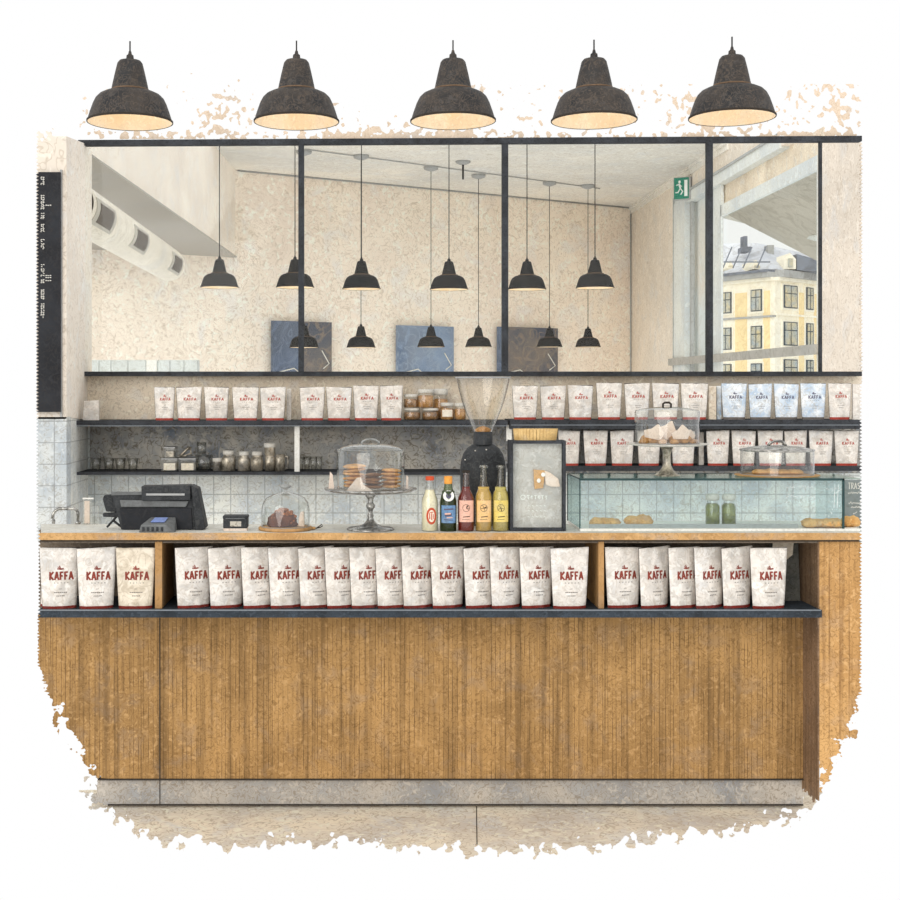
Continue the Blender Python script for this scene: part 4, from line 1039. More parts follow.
# domed chocolate cake on a wooden board
YD = 5.375; k_ = YD / F; S_ = on_top(285.5, YD)
wbd = thing('serving_board', 'round wooden serving board under the small glass dome', 'board', S_)
t = MB(); t.lathe([(.001, 0), (26 * k_, 0), (27 * k_, .004), (27 * k_, .010), (26 * k_, .013), (.001, .013)], n=40); t.build('board_disc', m_boardw, wbd)
t = MB(); t.box(24 * k_, 30 * k_, -.012, .012, .002, .011); t.build('board_handle', m_boardw, wbd, bevel=.003)
tg = thing('cake_tongs', 'small dark tongs lying right of the wooden board', 'tongs', on_top(319, 5.38))
t = MB(); t.tube([(-.012, 0, .005), (0, 0, .012), (.012, 0, .022), (.014, 0, .014), (.004, 0, .008), (-.014, .01, .004)], .0022, 6); t.build('tong_arms', m_ink, tg)
def dome(name, label, loc, prof, kk, knobf, mat=m_dome, rimr=None):
    r = thing(name, label, 'glass dome', loc, group='glass domes')
    t = MB(); t.lathe([(a * kk, b * kk) for a, b in prof], n=48); t.build('glass_bell', mat, r)
    a, b = prof[0]
    t = MB(); t.lathe([((a - .35) * kk, 0), ((a + .4) * kk, 0), ((a + .4) * kk, .5 * kk), ((a - .35) * kk, .5 * kk), ((a - .35) * kk, 0)], n=48); t.build('rim', m_grey, r)
    knobf(r, kk); return r
def knob(r, kk):
    t = MB(); t.lathe([(1.6 * kk, 34.5 * kk), (1.2 * kk, 36.3 * kk), (2.6 * kk, 37.5 * kk), (6 * kk, 39.4 * kk), (6 * kk, 40.5 * kk), (2.5 * kk, 42.2 * kk), (.3 * kk, 42.5 * kk)], n=24); t.build('knob', m_handle, r)
dome('glass_dome', 'small bell shaped glass dome over the chocolate cake', (S_[0], S_[1], ZT + .0135), [(24, 0), (24.2, 9), (24, 18), (22.5, 24), (19, 28.5), (13, 31.5), (7, 33.3), (2.4, 34.4)], k_, knob)
ck = thing('chocolate_cake', 'dark chocolate cake with caramel crumble under the small dome', 'cake', (S_[0], S_[1], ZT + .0135))
t = MB(); t.blob((-3 * k_, 0, .012), (15 * k_, .055, .05), .25, 5, 2, 24, 14, flat=.010); t.build('cake_base', m_cake, ck)
random.seed(3)
t = MB()
for i in range(44):
    a = random.uniform(0, 2 * PI); q = random.uniform(0, 1) ** .6
    x, y = -2 * k_ + 12.5 * k_ * q * math.cos(a), .042 * q * math.sin(a)
    t.blob((x, y, .016 + .052 * math.sqrt(max(0, 1 - q * q))), (.009, .009, .008), .5, 4, i, 8, 6)
t.build('crumble_topping', m_caketop, ck)
t = MB(); t.prism_xz([(13 * k_, .0), (19 * k_, .0), (18.6 * k_, .060), (15 * k_, .058), (13.5 * k_, .035)], -.02, .02)
tag(t.build('paper_napkin', m_paper, bevel=.003, loc=(S_[0], S_[1], ZT + .0138)), 'folded cream napkin beside the chocolate cake under the small dome', 'napkin')

# chrome cake stand with cookies
YK2 = 5.37; k_ = YK2 / F; B = on_top(370.5, YK2)
cs = thing('cake_stand', 'footed silver cake stand with a wide plate in the middle of the counter', 'cake stand', B)
t = MB(); t.lathe([(.001, 0), (23.5 * k_, 0), (24 * k_, 1 * k_), (22 * k_, 2.2 * k_), (12 * k_, 3.6 * k_), (6.5 * k_, 6.2 * k_), (4 * k_, 9.5 * k_), (2.6 * k_, 12 * k_), (3.4 * k_, 14 * k_), (2.2 * k_, 17 * k_), (2.6 * k_, 20 * k_), (4.4 * k_, 22.5 * k_), (4.6 * k_, 24.5 * k_), (2.8 * k_, 27 * k_), (2.8 * k_, 30 * k_), (4.5 * k_, 33 * k_), (7.5 * k_, 37 * k_), (.001, 37.2 * k_)], n=40); t.build('foot_and_stem', m_chrome, cs)
t = MB(); t.lathe([(.001, 37 * k_), (38 * k_, 37.5 * k_), (44 * k_, 38.8 * k_), (46 * k_, 40.2 * k_), (46.4 * k_, 41.6 * k_), (45 * k_, 41.6 * k_), (40 * k_, 40.2 * k_), (.001, 39.6 * k_)], n=56); t.build('plate', m_chrome, cs)
ZPL = B[2] + 40.2 * k_
def arch(r, kk):
    t = MB(); t.tube([(-9 * kk, 0, 45.6 * kk), (-8 * kk, 0, 48 * kk), (-4 * kk, 0, 50 * kk), (0, 0, 50.4 * kk), (4 * kk, 0, 50 * kk), (8 * kk, 0, 48 * kk), (9 * kk, 0, 45.6 * kk)], .004, 8); t.build('handle', m_handle, r)
    t = MB(); t.lathe([(33.2 * kk, 39.6 * kk), (33.8 * kk, 39.8 * kk), (33.2 * kk, 40.4 * kk)], n=48); t.build('shoulder_line', m_handle, r)
dome('glass_dome', 'large straight sided glass dome over the cookies', (B[0], B[1], ZPL), [(33.5, 0), (34, 20), (34, 37), (33, 40), (29, 42.4), (20, 44.6), (9, 45.8), (.3, 46.2)], k_, arch)
random.seed(11)
ckb = None
def cookie(x, y, z, rr, tilt, mat, label, grp):
    t = MB(); t.blob((0, 0, 0), (rr, rr, .0085), .22, 3.5, random.random() * 9, 20, 10)
    o = t.build('cookie', mat, loc=(B[0] + x, B[1] + y, ZPL + .004 + z)); o.rotation_euler = (tilt, random.uniform(-.12, .12), random.random() * 3)
    return tag(o, label, 'cookie', grp)
gc = 'cookies under the large dome'
for i in range(6):
    cookie(-15.5 * k_ + random.uniform(-.004, .004), .02, .010 + i * .0158, .047, random.uniform(-.08, .08), m_cookie, 'round golden cookie, %s from the bottom of the left stack' % ORD[i], gc)
for i in range(4):
    cookie(2 * k_ + random.uniform(-.004, .004), -.035, .010 + i * .0158, .038, random.uniform(-.12, .12), m_cookied, 'dark brown cookie, %s from the bottom of the middle stack' % ORD[i], gc)
for i in range(5):
    cookie(21 * k_ + random.uniform(-.004, .004), .01, .010 + i * .0158, .040, random.uniform(-.1, .1), m_cookie, 'golden cookie, %s from the bottom of the right stack' % ORD[i], gc)
t = MB(); t.prism_xz([(-12 * k_, 0), (14 * k_, 0), (10 * k_, 3 * k_), (5 * k_, 6 * k_), (2.5 * k_, 13.5 * k_), (-1.5 * k_, 13 * k_), (-8 * k_, 5 * k_)], -.002, .003)
tag(t.build('paper_napkin', m_paper, loc=(B[0] - 12 * k_, B[1] - .092, ZPL + .001)), 'crumpled pink napkin leaning in front of the cookies', 'napkin')
for s_, px in ((-1, -39.5), (1, 36.5)):
    t = MB(); t.prism_xz([(-2.5 * k_, 0), (3.2 * k_, 0), (1.6 * k_, 14 * k_), (-1.0 * k_, 17 * k_)] if s_ < 0 else [(-1.2 * k_, 0), (1.4 * k_, 0), (1.2 * k_, 12 * k_), (-.6 * k_, 13 * k_)], -.002, .003)
    tag(t.build('paper_napkin', m_paper, loc=(B[0] + px * k_, B[1], ZPL + .004)), 'pale napkin tip standing %s the large dome' % ('left of' if s_ < 0 else 'right of'), 'napkin')

# bottles
def cylpatch(r_, z0, z1, a0, a1, n=12):
    vs = []
    for i in range(n + 1):
        a = -PI / 2 + a0 + (a1 - a0) * i / n
        for z in (z0, z1): vs.append((r_ * math.cos(a), r_ * math.sin(a), z))
    return MB().add(vs, [(2 * i, 2 * i + 2, 2 * i + 3, 2 * i + 1) for i in range(n)])
def wrapproj(r_): return lambda x, z: (r_ * math.sin(x / r_), -r_ * math.cos(x / r_), z)
def ringpts(cx, cz, a, b, n=18): return [(cx + a * math.cos(2 * PI * i / n), cz + b * math.sin(2 * PI * i / n)) for i in range(n)]
YT = 5.33; kb = YT / F
def bottle(px, prof, fillh, fillm, label, glassm):
    r = thing('drink_bottle', label, 'bottle', on_top(px, YT), group='bottles on the worktop')
    pr = [(a * kb, b * kb) for a, b in prof]
    t = MB(); t.lathe([(.001, .001)] + pr, n=32); t.build('glass_body', glassm, r)
    inner = []
    for a, b in pr:
        if b <= fillh * kb: inner.append((a * .93, b + (.003 if b < .004 else 0)))
    last = inner[-1][0]
    t = MB(); t.lathe([(.001, .004)] + inner + [(last, fillh * kb), (.001, fillh * kb)], n=28); t.build('drink', fillm, r)
    return r
short = [(8, 0), (8.3, 1), (8.4, 28), (7.9, 32), (6.2, 36), (4.8, 40), (4.0, 45), (3.7, 51.5)]
b1 = bottle(429.8, short, 41, m_milk, 'clear bottle of pale yellow drink with a red oval print and red cap', m_tumbler)
t = MB(); t.lathe([(3.9 * kb, 50.5 * kb), (4.4 * kb, 51 * kb), (4.2 * kb, 54.5 * kb), (.001, 54.8 * kb)], n=24); t.build('cap', m_lred, b1)
rr = 8.4 * kb + .0008; pj_ = wrapproj(rr); cx, cz = 1.4 * kb, 15.5 * kb
R1 = ringpts(cx, cz, 5.4 * kb, 8.4 * kb); R2 = ringpts(cx, cz, 3.4 * kb, 6 * kb)
t = MB(); t.add([pj_(*p) for p in R1] + [pj_(*p) for p in R2], [(i, (i + 1) % 18, 18 + (i + 1) % 18, 18 + i) for i in range(18)])
t.build('red_oval_ring', m_lred, b1)
t = MB(); t.add([pj_(*p) for p in R2], [tuple(range(18))]); t.build('cream_oval', m_lcream, b1)
p2 = wrapproj(rr + .0006); t = MB(); strokes(t, [(cx - 2 * kb, cz - 3 * kb, cx - 2 * kb, cz + 3 * kb, .0035), (cx + .2 * kb, cz - 4 * kb, cx + .2 * kb, cz + 3 * kb, .004), (cx + 2.2 * kb, cz - 3 * kb, cx + 2.2 * kb, cz + 2 * kb, .0035), (cx - 2 * kb, cz + 3.5 * kb, cx + 2 * kb, cz + 4 * kb, .003)], p2); t.build('red_script', m_lred, b1)
m_dgreen = glass('dark_green_glass', (200, 210, 180), (110, 124, 90), gloss=.5, power=2)
b2 = bottle(448.2, [(8, 0), (8.3, 1), (8.4, 24), (8.2, 30), (6.8, 36), (4.8, 41), (3.9, 45), (3.7, 52)], 40, m_greenb, 'dark green bottle with a blue label and an orange cap', m_dgreen)
t = MB(); t.lathe([(3.8 * kb, 47 * kb), (4.1 * kb, 47.5 * kb), (4.2 * kb, 54.5 * kb), (.001, 55 * kb)], n=24); t.build('cap', m_capg, b2)
cylpatch(rr, 8.5 * kb, 26 * kb, -.95, .95).build('label', m_lblue, b2)
t = MB(); strokes(t, [(-5 * kb, 22 * kb, 5 * kb, 22.5 * kb, .006), (-4 * kb, 16 * kb, 3 * kb, 17 * kb, .010), (-5 * kb, 12 * kb, 4 * kb, 11.4 * kb, .003)], wrapproj(rr + .0008)); t.build('label_print', m_bluep, b2)
t = MB(); strokes(t, [(-4 * kb, 17.6 * kb, 2 * kb, 18 * kb, .006), (-2 * kb, 14 * kb, 4 * kb, 14 * kb, .004)], wrapproj(rr + .0012)); t.build('label_pattern', m_lpink, b2)
t = MB(); R1 = ringpts(0, 0, 5.6 * kb, 5.4 * kb)
t.add([(x, -.0335 + (z + 5.4 * kb) * .32 , 35.5 * kb + z) for x, z in R1], [tuple(range(18))]); t.build('neck_medallion', m_white2, b2, solid=.001)
t = MB(); R1 = ringpts(0, 0, 2.6 * kb, 2.8 * kb); t.add([(x, -.0345 + (z + 5.4 * kb) * .32, 35.5 * kb + z) for x, z in R1], [tuple(range(18))]); t.build('medallion_print', m_bluep, b2)
tall = [(8, 0), (8.3, 1), (8.4, 33), (7.8, 37), (6.0, 41), (4.2, 45), (3.4, 50), (2.9, 62), (3.0, 65.5)]
def tallb(px, fill, lm, label, H, gm, fh=44, z0=9.5, z1=31):
    b = bottle(px, [(a, z * H / 65.5) for a, z in tall], fh, fill, label, gm)
    t = MB(); s_ = H / 65.5; t.lathe([(2.9 * kb, (H - 2.5) * kb), (4.2 * kb, (H - 2.3) * kb), (4.2 * kb, (H - .4) * kb), (3 * kb, H * kb)], n=24); t.build('lip', m_tumbler if gm != m_redg else m_ink, b)
    cylpatch(rr, z0 * kb, z1 * kb, -.95, .95).build('label', lm, b)
    t = MB(); st_ = []
    random.seed(int(px)); c = (-.5 * kb, (z1 - 7.5) * kb)
    R = ringpts(c[0], c[1], 3.6 * kb, 3.6 * kb, 10)
    for i in range(10): st_.append((*R[i], *R[(i + 1) % 10], .0016))
    for i in range(6): a = random.random() * 6.3; st_.append((c[0], c[1], c[0] + 3 * kb * math.cos(a), c[1] + 3 * kb * math.sin(a), .0018))
    st_ += [(-3.5 * kb, 14.5 * kb, 3.5 * kb, 15.2 * kb, .0035), (-4.5 * kb, 12 * kb, 3 * kb, 12.2 * kb, .0016)]
    strokes(t, st_, wrapproj(rr + .0008), 2); t.build('flower_print', m_lblack, b)
    return b
m_redg = glass('red_bottle_glass', (250, 236, 230), (190, 150, 140), gloss=.8, power=4)
m_yelg = glass('yellow_bottle_glass', (248, 244, 230), (210, 204, 180), gloss=.8, power=4)
tallb(466, m_redb, m_lpink, 'bottle of dark red syrup with a pink label', 60.5, m_redg)
tallb(483.6, m_yelb, m_lorange, 'bottle of golden syrup with an orange label', 65.5, m_yelg)
tallb(500.6, m_yelb2, m_lyellow, 'bottle of olive syrup with a bright yellow label', 65.5, m_yelg)

# coffee grinder
YG = 5.54; k_ = YG / F; G = on_top(483, YG)
gr = thing('coffee_grinder', 'black coffee grinder with a tall clear glass hopper behind the bottles', 'grinder', G)
zg = lambda py: (wz(py, YG) - ZT)
t = MB(); t.lathe([(8.5 * k_, zg(433)), (10.5 * k_, zg(427.5)), (14.5 * k_, zg(418.5)), (18.2 * k_, zg(410)), (21.2 * k_, zg(401)), (24 * k_, zg(391)), (26 * k_, zg(383)), (27 * k_, zg(377.5))], n=48); t.build('glass_hopper', m_hop, gr)
t = MB(); t.lathe([(26.6 * k_, zg(378.3)), (28 * k_, zg(378)), (28 * k_, zg(376.8)), (26.6 * k_, zg(376.8))], n=48); t.build('hopper_rim', m_grey, gr)
t = MB(); t.lathe([(.001, zg(433)), (7.5 * k_, zg(433)), (8.4 * k_, zg(429.5)), (5 * k_, zg(427.5)), (.5 * k_, zg(426))], n=20); t.build('coffee_remains', m_amber, gr)
t = MB(); t.lathe([(9.6 * k_, zg(444.5)), (9.6 * k_, zg(432)), (8.2 * k_, zg(431.6)), (.001, zg(431.6))], n=32); t.build('collar', m_black, gr)
t = MB(); t.lathe([(.001, 0), (17 * k_, 0), (18 * k_, .01), (18 * k_, .05), (20 * k_, .08), (22.5 * k_, .14), (23 * k_, zg(472)), (22.3 * k_, zg(462)), (20 * k_, zg(454)), (16 * k_, zg(448)), (11 * k_, zg(444.5)), (.001, zg(443))], n=40, sy=.62); t.build('housing', m_black, gr)
t = MB(); 
for dx, py in ((-19, 459), (-9, 450), (2, 449), (-3, 475)): t.blob((dx * k_, -.062, zg(py)), (.003, .002, .003), 0, seg=8, ring=6)
t.build('screws', m_lid, gr)

# black framed box with a wooden basket on it
YFB = 5.31; k_ = YFB / F
fb_ = thing('shadow_box', 'black framed glass fronted box with tan cards right of the bottles', 'box', on_top(538, YFB))
def fp(px, py): return ((px - 538) * k_, (wz(py, YFB) - ZT))
zt = fp(0, 440.5)[1]
t = MB()
for a, b, c, d in ((-28, -24.8, 0, zt), (24.8, 28, 0, zt)): t.box(a * k_, b * k_, 0, .10, c, d)
t.box(-24.8 * k_, 24.8 * k_, 0, .10, 0, 3 * k_); t.box(-24.8 * k_, 24.8 * k_, 0, .10, zt - 3.2 * k_, zt); t.build('black_frame', m_steel, fb_, bevel=.002)
t = MB(); t.box(-24.8 * k_, 24.8 * k_, .035, .045, 3 * k_, zt - 3.2 * k_); t.build('backing_board', m_mirrorp, fb_)
t = MB(); t.box(-24.8 * k_, 24.8 * k_, .010, .012, 3 * k_, zt - 3.2 * k_); t.build('glass_front', m_pane, fb_)
zz = lambda py: wz(py, YFB) - ZT
t = MB(); t.prism_xz([(-3.5 * k_, zz(470)), (8 * k_, zz(471)), (7 * k_, zz(481)), (6 * k_, zz(488.5)), (-2.5 * k_, zz(489.5))], .026, .035); t.build('tan_card', m_tan, fb_)
t = MB(); t.prism_xz([(7.5 * k_, zz(471)), (13 * k_, zz(473)), (21 * k_, zz(479)), (23 * k_, zz(487)), (14 * k_, zz(487)), (8.5 * k_, zz(485))], .023, .032); t.build('folded_card', m_paper, fb_)
t = MB(); t.blob((1.5 * k_, .022, zz(481)), (.008, .003, .009), 0); t.blob((6 * k_, .022, zz(475)), (.009, .003, .009), 0); t.build('white_beads', m_white2, fb_)
t = MB(); R = ringpts(-14 * k_, zz(498), 2.3 * k_, 2.3 * k_, 10); st_ = [(*R[i], *R[(i + 1) % 10], .0022) for i in range(10)]
for i in range(6): x = (-9 + i * 3.6) * k_; st_ += [(x, zz(496), x + .6 * k_, zz(500), .0022), (x - k_, zz(496 + i % 2 * 2), x + 1.5 * k_, zz(496.4), .002)]
for i, py in enumerate((506, 511, 517)): st_ += [((-9 + j * 4) * k_, zz(py), (-7 + j * 4) * k_, zz(py + 1), .0016) for j in range(5)]
strokes(t, st_, lambda x, z: (x, .0342, z), 1); t.build('faint_white_writing', m_signw, fb_)
bk = thing('wooden_basket', 'shallow pale wooden slatted basket on top of the black framed box', 'basket', (wx(537, YFB) , YFB + .05, ZT + zt))
t = MB(); n = 40
for i in range(n):
    a0, a1 = 2 * PI * i / n, 2 * PI * (i + .86) / n; q = []
    for zc_, rx, ry in ((0, 21.3, .040), (11.5 * k_, 22.7, .045)):
        for rr_ in (1, .95):
            for a in (a0, a1): q.append((rx * k_ * rr_ * math.cos(a), ry * rr_ * math.sin(a), zc_))
    t.add(q, [(0, 1, 5, 4), (3, 2, 6, 7), (1, 3, 7, 5), (2, 0, 4, 6), (4, 5, 7, 6), (0, 2, 3, 1)])
t.build('slat_ring', m_basket, bk)
t = MB(); t.lathe([(.001, .002), (20 * k_, .002), (21 * k_, 10 * k_), (.001, 10 * k_)], n=32, sy=.45); t.build('lining', m_basketd, bk)

# ------------------------------------------------------------------ glass display case on the worktop
YC1, YC2 = 5.32, 5.64
ZCT = wz(478.5, YC1)
xl, xr = wx(580, YC1), wx(843.5, YC1)
xe = wx(861, YC1)
dc = thing('display_case', 'low glass display case for pastries on the right of the worktop', 'display case', ((xl + xr) / 2, YC1, ZT))
ox = (xl + xr) / 2
def dl(mb, name, m, **k): mb.v = [(x - ox, y - YC1, z - ZT) for x, y, z in mb.v]; return mb.build(name, m, dc, **k)
e = .005
dl(MB().box(xl, xr, YC1, YC1 + .004, ZT + .012, ZCT - .004), 'front_glass', m_case)
dl(MB().box(xl, xr, YC2 - .004, YC2, ZT + .012, ZCT - .004), 'back_glass', m_case)
dl(MB().box(xl, xl + .004, YC1, YC2, ZT + .012, ZCT - .004), 'side_glass', m_case)
dl(MB().box(xr - .004, xr, YC1, YC2, ZT + .012, ZCT - .004), 'side_glass', m_case)
dl(MB().box(xl - .002, wx(861, YC1), YC1 - .004, YC2, ZCT - .003, ZCT + .0), 'top_glass', m_casetop)
t = MB(); t.box(xl - .003, xr + .002, YC1 - .006, YC1 + .002, ZCT - .008, ZCT + .001); t.box(xr - .006, xr + .002, YC1 - .006, YC1 + .001, ZT + .01, ZCT); t.box(xl - .003, xl + .001, YC1 - .005, YC1, ZT + .01, ZCT)
t.box(xl - .003, xr, YC2, YC2 + .004, ZCT - .004, ZCT + .001); t.box(xl - .003, xl + .002, YC1, YC2, ZCT - .004, ZCT + .001); t.box(xl - .003, xl + .001, YC2, YC2 + .003, ZT + .01, ZCT); dl(t, 'dark_glass_edges', m_caseedge)
dl(MB().box(xl, wx(860, YC1), YC1 - .002, YC2, ZT, ZT + .010), 'base_plate', m_white2)
t = MB(); t.box(wx(590, YC1), wx(800, YC1), YC1 + .02, YC1 + .024, ZT + .010, ZT + .026); dl(t, 'metal_rail', m_grey)
t = MB(); yc_ = YC1 - .0016; cc = []
random.seed(5)
for cx0, cx1, cy0 in ((786, 812, 487), (786, 814, 497), (824, 836, 489)):
    x = cx0
    while x < cx1:
        cc.append((x, cy0 + random.uniform(-1, 1), x + random.uniform(.8, 2.2), cy0 + random.uniform(-1.6, 1.2), .4)); x += 2.1
for i in range(40):
    x = random.choice((789, 792, 800, 830, 833)) + random.uniform(-4, 4); y = random.uniform(484, 516)
    cc.append((x, y, x + random.uniform(-1.5, 2), y + random.uniform(-2, 2), .35))
cc += [(835, 484, 834, 508, .45), (838.5, 484, 837, 508, .45), (834, 494, 845 - 3, 489, .4)]
strokes(t, [(wx(a, yc_), wz(b, yc_), wx(c, yc_), wz(d, yc_), w * yc_ / F) for a, b, c, d, w in cc], lambda x, z: (x, yc_, z), 1); dl(t, 'white_pen_writing', m_signw)
# chalkboard right of the case
kb2 = thing('chalkboard', 'grey chalkboard with white handwriting beside the display case', 'board', (wx(853, 5.5), 5.5, ZT + .0105))
t = combbox(844.8, 862, 480, 529.4, 5.50, 5.515, right=True); ox2 = wx(853, 5.5); oz2 = ZT + .0105
t.v = [(x - ox2, y - 5.5, z - oz2) for x, y, z in t.v]; t.build('slate', m_chalkb, kb2)
t = MB(); ks = 5.5 / F
st_ = text_quads('TRAS', wx(848.0, 5.5) - ox2, wz(489, 5.5) - oz2, 11.8 * ks, 6.5 * ks, .0030)
random.seed(8)
for py, a, b in ((493, 848, 860), (503, 848.5, 860.5), (507, 851, 860.5), (513, 853, 857)):
    x = a
    while x < b:
        st_.append((wx(x, 5.5) - ox2, wz(py + random.uniform(-.8, .8), 5.5) - oz2, wx(x + 1.2, 5.5) - ox2, wz(py + random.uniform(-1.8, 1.2), 5.5) - oz2, .0028)); x += 1.4
strokes(t, st_, lambda x, z: (x, -.001, z), 1); t.build('handwriting', m_chalk, kb2)
# pastries in the case
def pastry(px, wpx, hpx, n, label, seed, Y=5.42, z=None, mat=m_bread, dep=.045):
    k = Y / F; z = ZT + .011 if z is None else z
    t = MB(); random.seed(seed)
    for i in range(n):
        u = (i + .5) / n - .5
        t.blob((u * wpx * k * .75, random.uniform(-.01, .01), hpx * k * .36), (wpx * k / n * .78, dep * random.uniform(.7, 1), hpx * k * .5 * random.uniform(.75, 1.1)), .3, 3, seed + i, 16, 10, flat=hpx * k * .34)
    return tag(t.build('pastry', mat, loc=(wx(px, Y), Y, z)), label, 'pastry', 'pastries in the glass case')
pastry(605, 31, 10, 3, 'long flaky pastry at the left end of the glass case', 1)
pastry(638.5, 24, 13, 2, 'folded golden pastry, second from the left in the glass case', 2)
pastry(822, 44, 11, 4, 'long flat bread at the right end of the glass case', 3, Y=5.37)
pastry(850, 16, 13, 2, 'bread piece at the far right under the chalkboard', 4, Y=5.40)
for px, lab in ((712.5, 'left'), (728.8, 'right')):
    Y = 5.42; k = Y / F; h = 32 * k; r_ = 7.1 * k
    j = thing('pickle_jar', 'small glass jar of green pickles, %s one of the pair in the case' % lab, 'jar', (wx(px, Y), Y, ZT + .0105), group='pickle jars in the case')
    t = MB(); t.lathe([(.001, .001), (r_ * .9, .001), (r_, .006), (r_, h * .62), (r_ * .75, h * .74), (r_ * .75, h * .8)], n=28); t.build('glass_body', m_tumbler, j)
    t = MB(); t.lathe([(.001, .004), (r_ * .93, .006), (r_ * .93, h * .62), (r_ * .68, h * .7), (.001, h * .7)], n=24); t.build('pickles', m_leaf, j)
    t = MB(); t.lathe([(r_ * .7, h * .80), (r_ * .9, h * .82), (r_ * .95, h * .87), (r_ * .95, h * .94), (r_ * .8, h), (.001, h)], n=28); t.build('lid', m_lid, j)

# tall stand with wrapped pastries on the case
YU = 5.46; k_ = YU / F; U = (wx(667, YU), YU, ZCT + .001)
hs = thing('cake_stand', 'tall silver footed stand on top of the glass display case', 'cake stand', U)
zu = lambda py: wz(py, YU) - U[2]
zb = zu(476.3)
t = MB(); t.lathe([(.001, 0), (13 * k_, 0), (13.6 * k_, .003), (11 * k_, 2.0 * k_), (6.5 * k_, 6 * k_), (4.2 * k_, 10 * k_), (3.4 * k_, 14 * k_), (3.4 * k_, 20 * k_), (4.4 * k_, 25 * k_), (6.5 * k_, 29.5 * k_), (.001, 29.6 * k_)], n=36); t.build('foot_and_stem', m_pewter, hs)
t = MB(); t.lathe([(.001, 29.5 * k_), (32 * k_, 30.2 * k_), (40.5 * k_, 31.8 * k_), (40.8 * k_, 32.6 * k_), (38 * k_, 32.4 * k_), (.001, 31.6 * k_)], n=56); t.build('plate', m_lid, hs)
ZU = U[2] + 32.4 * k_
def loop(r, kk):
    t = MB(); t.tube([(-4 * kk, 0, 36.8 * kk), (-4 * kk, 0, 39.5 * kk), (-2.2 * kk, 0, 41 * kk), (2.2 * kk, 0, 41 * kk), (4 * kk, 0, 39.5 * kk), (4 * kk, 0, 36.8 * kk)], .0045, 8); t.build('handle', m_ink, r)
dome('glass_dome', 'straight sided glass dome over the paper wrapped pastries', (U[0], U[1], ZU), [(31.5, 0), (31.8, 20), (31.8, 32), (31, 33.4), (22, 35.2), (10, 36.6), (.3, 37)], k_, loop)
def wrapped(x, y, w, h, tilt, label, seed):
    r = thing('wrapped_pastry', label, 'pastry', (U[0] + x * k_, U[1] + y, ZU + .001), rz=.0, group='paper wrapped pastries')
    t = MB(); t.blob((0, 0, .016), (w * .55 * k_, .026, .022), .3, 4, seed, 16, 10, flat=.015); t.build('bun', m_amber, r)
    t = MB(); c, s_ = math.cos(tilt), math.sin(tilt)
    pts = [(-w * .42, 3), (w * .30, 2), (w * .46, h * .55), (w * .12, h), (-w * .12, h * .72), (-w * .5, h * .55)]
    pts = [((a * c + b * s_) * k_, (b * c - a * s_) * k_ + 2 * k_) for a, b in pts]
    t.prism([(a, -.030, max(.002, b)) for a, b in pts], [(a * .9, -.004, max(.002, b) * .98) for a, b in pts]); t.build('paper_wrap', m_paper, r, bevel=.002)
wrapped(-15, .0, 22, 18, .15, 'pastry in folded cream paper, left one on the tall stand', 1)
wrapped(-2, .035, 20, 22, .25, 'pastry in tall pointed paper, behind the left one on the tall stand', 2)
wrapped(13, -.01, 20, 17, -.1, 'pastry in pinkish paper, right of centre on the tall stand', 3)
wrapped(22, .05, 16, 12, .1, 'small wrapped pastry at the right rim of the tall stand', 4)
for i, (x, y) in enumerate(((-25, -.03), (-8, -.06), (4, -.062), (26, -.02))):
    t = MB(); t.blob((0, 0, .008), (4.8 * k_, .018, .011), .3, 4, i, 14, 8, flat=.0075)
    tag(t.build('small_bun', m_amber, loc=(U[0] + x * k_, U[1] + y, ZU + .001)), 'small golden bun, %s from the left at the front of the tall stand' % ORD[i], 'bun', 'small buns on the tall stand')
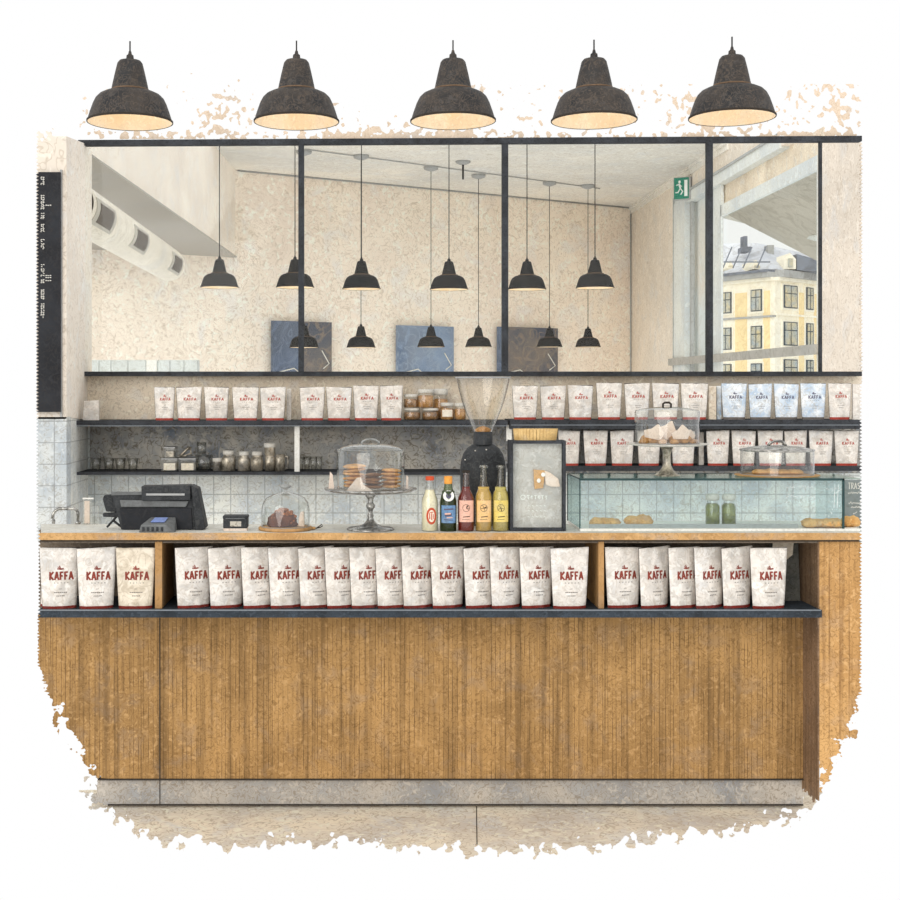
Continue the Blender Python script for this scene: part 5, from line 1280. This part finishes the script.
# low dome with a flat loaf
YW = 5.47; k_ = YW / F; Wp = (wx(777, YW), YW, ZCT + .001)
tr = thing('serving_board', 'thin wooden board under the low wide glass dome', 'board', Wp)
t = MB(); t.lathe([(.001, 0), (40 * k_, 0), (41.5 * k_, .003), (41.5 * k_, .006), (.001, .007)], n=48, sy=.9); t.build('board_disc', m_boardw, tr)
def bridge(r, kk):
    t = MB(); t.lathe([(35.3 * kk, 23.2 * kk), (36.4 * kk, 23.6 * kk), (36.2 * kk, 25 * kk), (24 * kk, 27.4 * kk), (10 * kk, 28.6 * kk), (.3 * kk, 28.8 * kk)], n=48); t.build('metal_lid', m_chrome, r)
    t = MB(); t.tube([(-9 * kk, 0, 28 * kk), (-7 * kk, 0, 31 * kk), (-3 * kk, 0, 33 * kk), (4 * kk, 0, 33 * kk), (7.5 * kk, 0, 31 * kk), (9 * kk, 0, 28 * kk)], .006, 8); t.build('handle', m_chrome, r)
dome('glass_dome', 'low wide glass dome with a metal lid on the display case', (Wp[0], Wp[1], Wp[2] + .007), [(35.5, 0), (35.6, 12), (35.5, 23.4)], k_, bridge)
t = MB()
for i in range(4): t.blob(((-16 + i * 11) * k_, 0, .008), (9 * k_, .03, .012 + .003 * (i == 1)), .3, 3, i, 16, 10, flat=.0075)
tag(t.build('flat_loaf', m_bread, loc=(Wp[0], Wp[1], Wp[2] + .0075)), 'long flat golden loaf under the low wide dome', 'bread')

# ------------------------------------------------------------------ WORLD, LIGHT, CAMERA
sc = bpy.context.scene
w = bpy.data.worlds.new('white_surroundings'); sc.world = w; w.use_nodes = True
bg = w.node_tree.nodes['Background']; bg.inputs[0].default_value = (1, 1, 1, 1); bg.inputs[1].default_value = 1.0
sun = bpy.data.lights.new('daylight', 'SUN'); sun.energy = 1.15; sun.angle = 0.8; sun.color = (1, .97, .92)
so = bpy.data.objects.new('daylight', sun); COL.objects.link(so); so.rotation_euler = (math.radians(75), 0, math.radians(-26))
cam = bpy.data.cameras.new('camera'); co = bpy.data.objects.new('camera', cam); COL.objects.link(co)
co.location = (0, 0, EYE); co.rotation_euler = (PI / 2, 0, 0)
cam.sensor_width = 36; cam.lens = F / 900 * 36; cam.shift_x = (450 - VX) / 900; cam.shift_y = (VY - 450) / 900
cam.clip_start = .05; cam.clip_end = 400
sc.camera = co
sc.view_settings.view_transform = 'Standard'; sc.view_settings.look = 'None'; sc.view_settings.exposure = 0; sc.view_settings.gamma = 1
sc.view_settings.use_curve_mapping = False
sc.cycles.transparent_max_bounces = 24; sc.cycles.max_bounces = 8
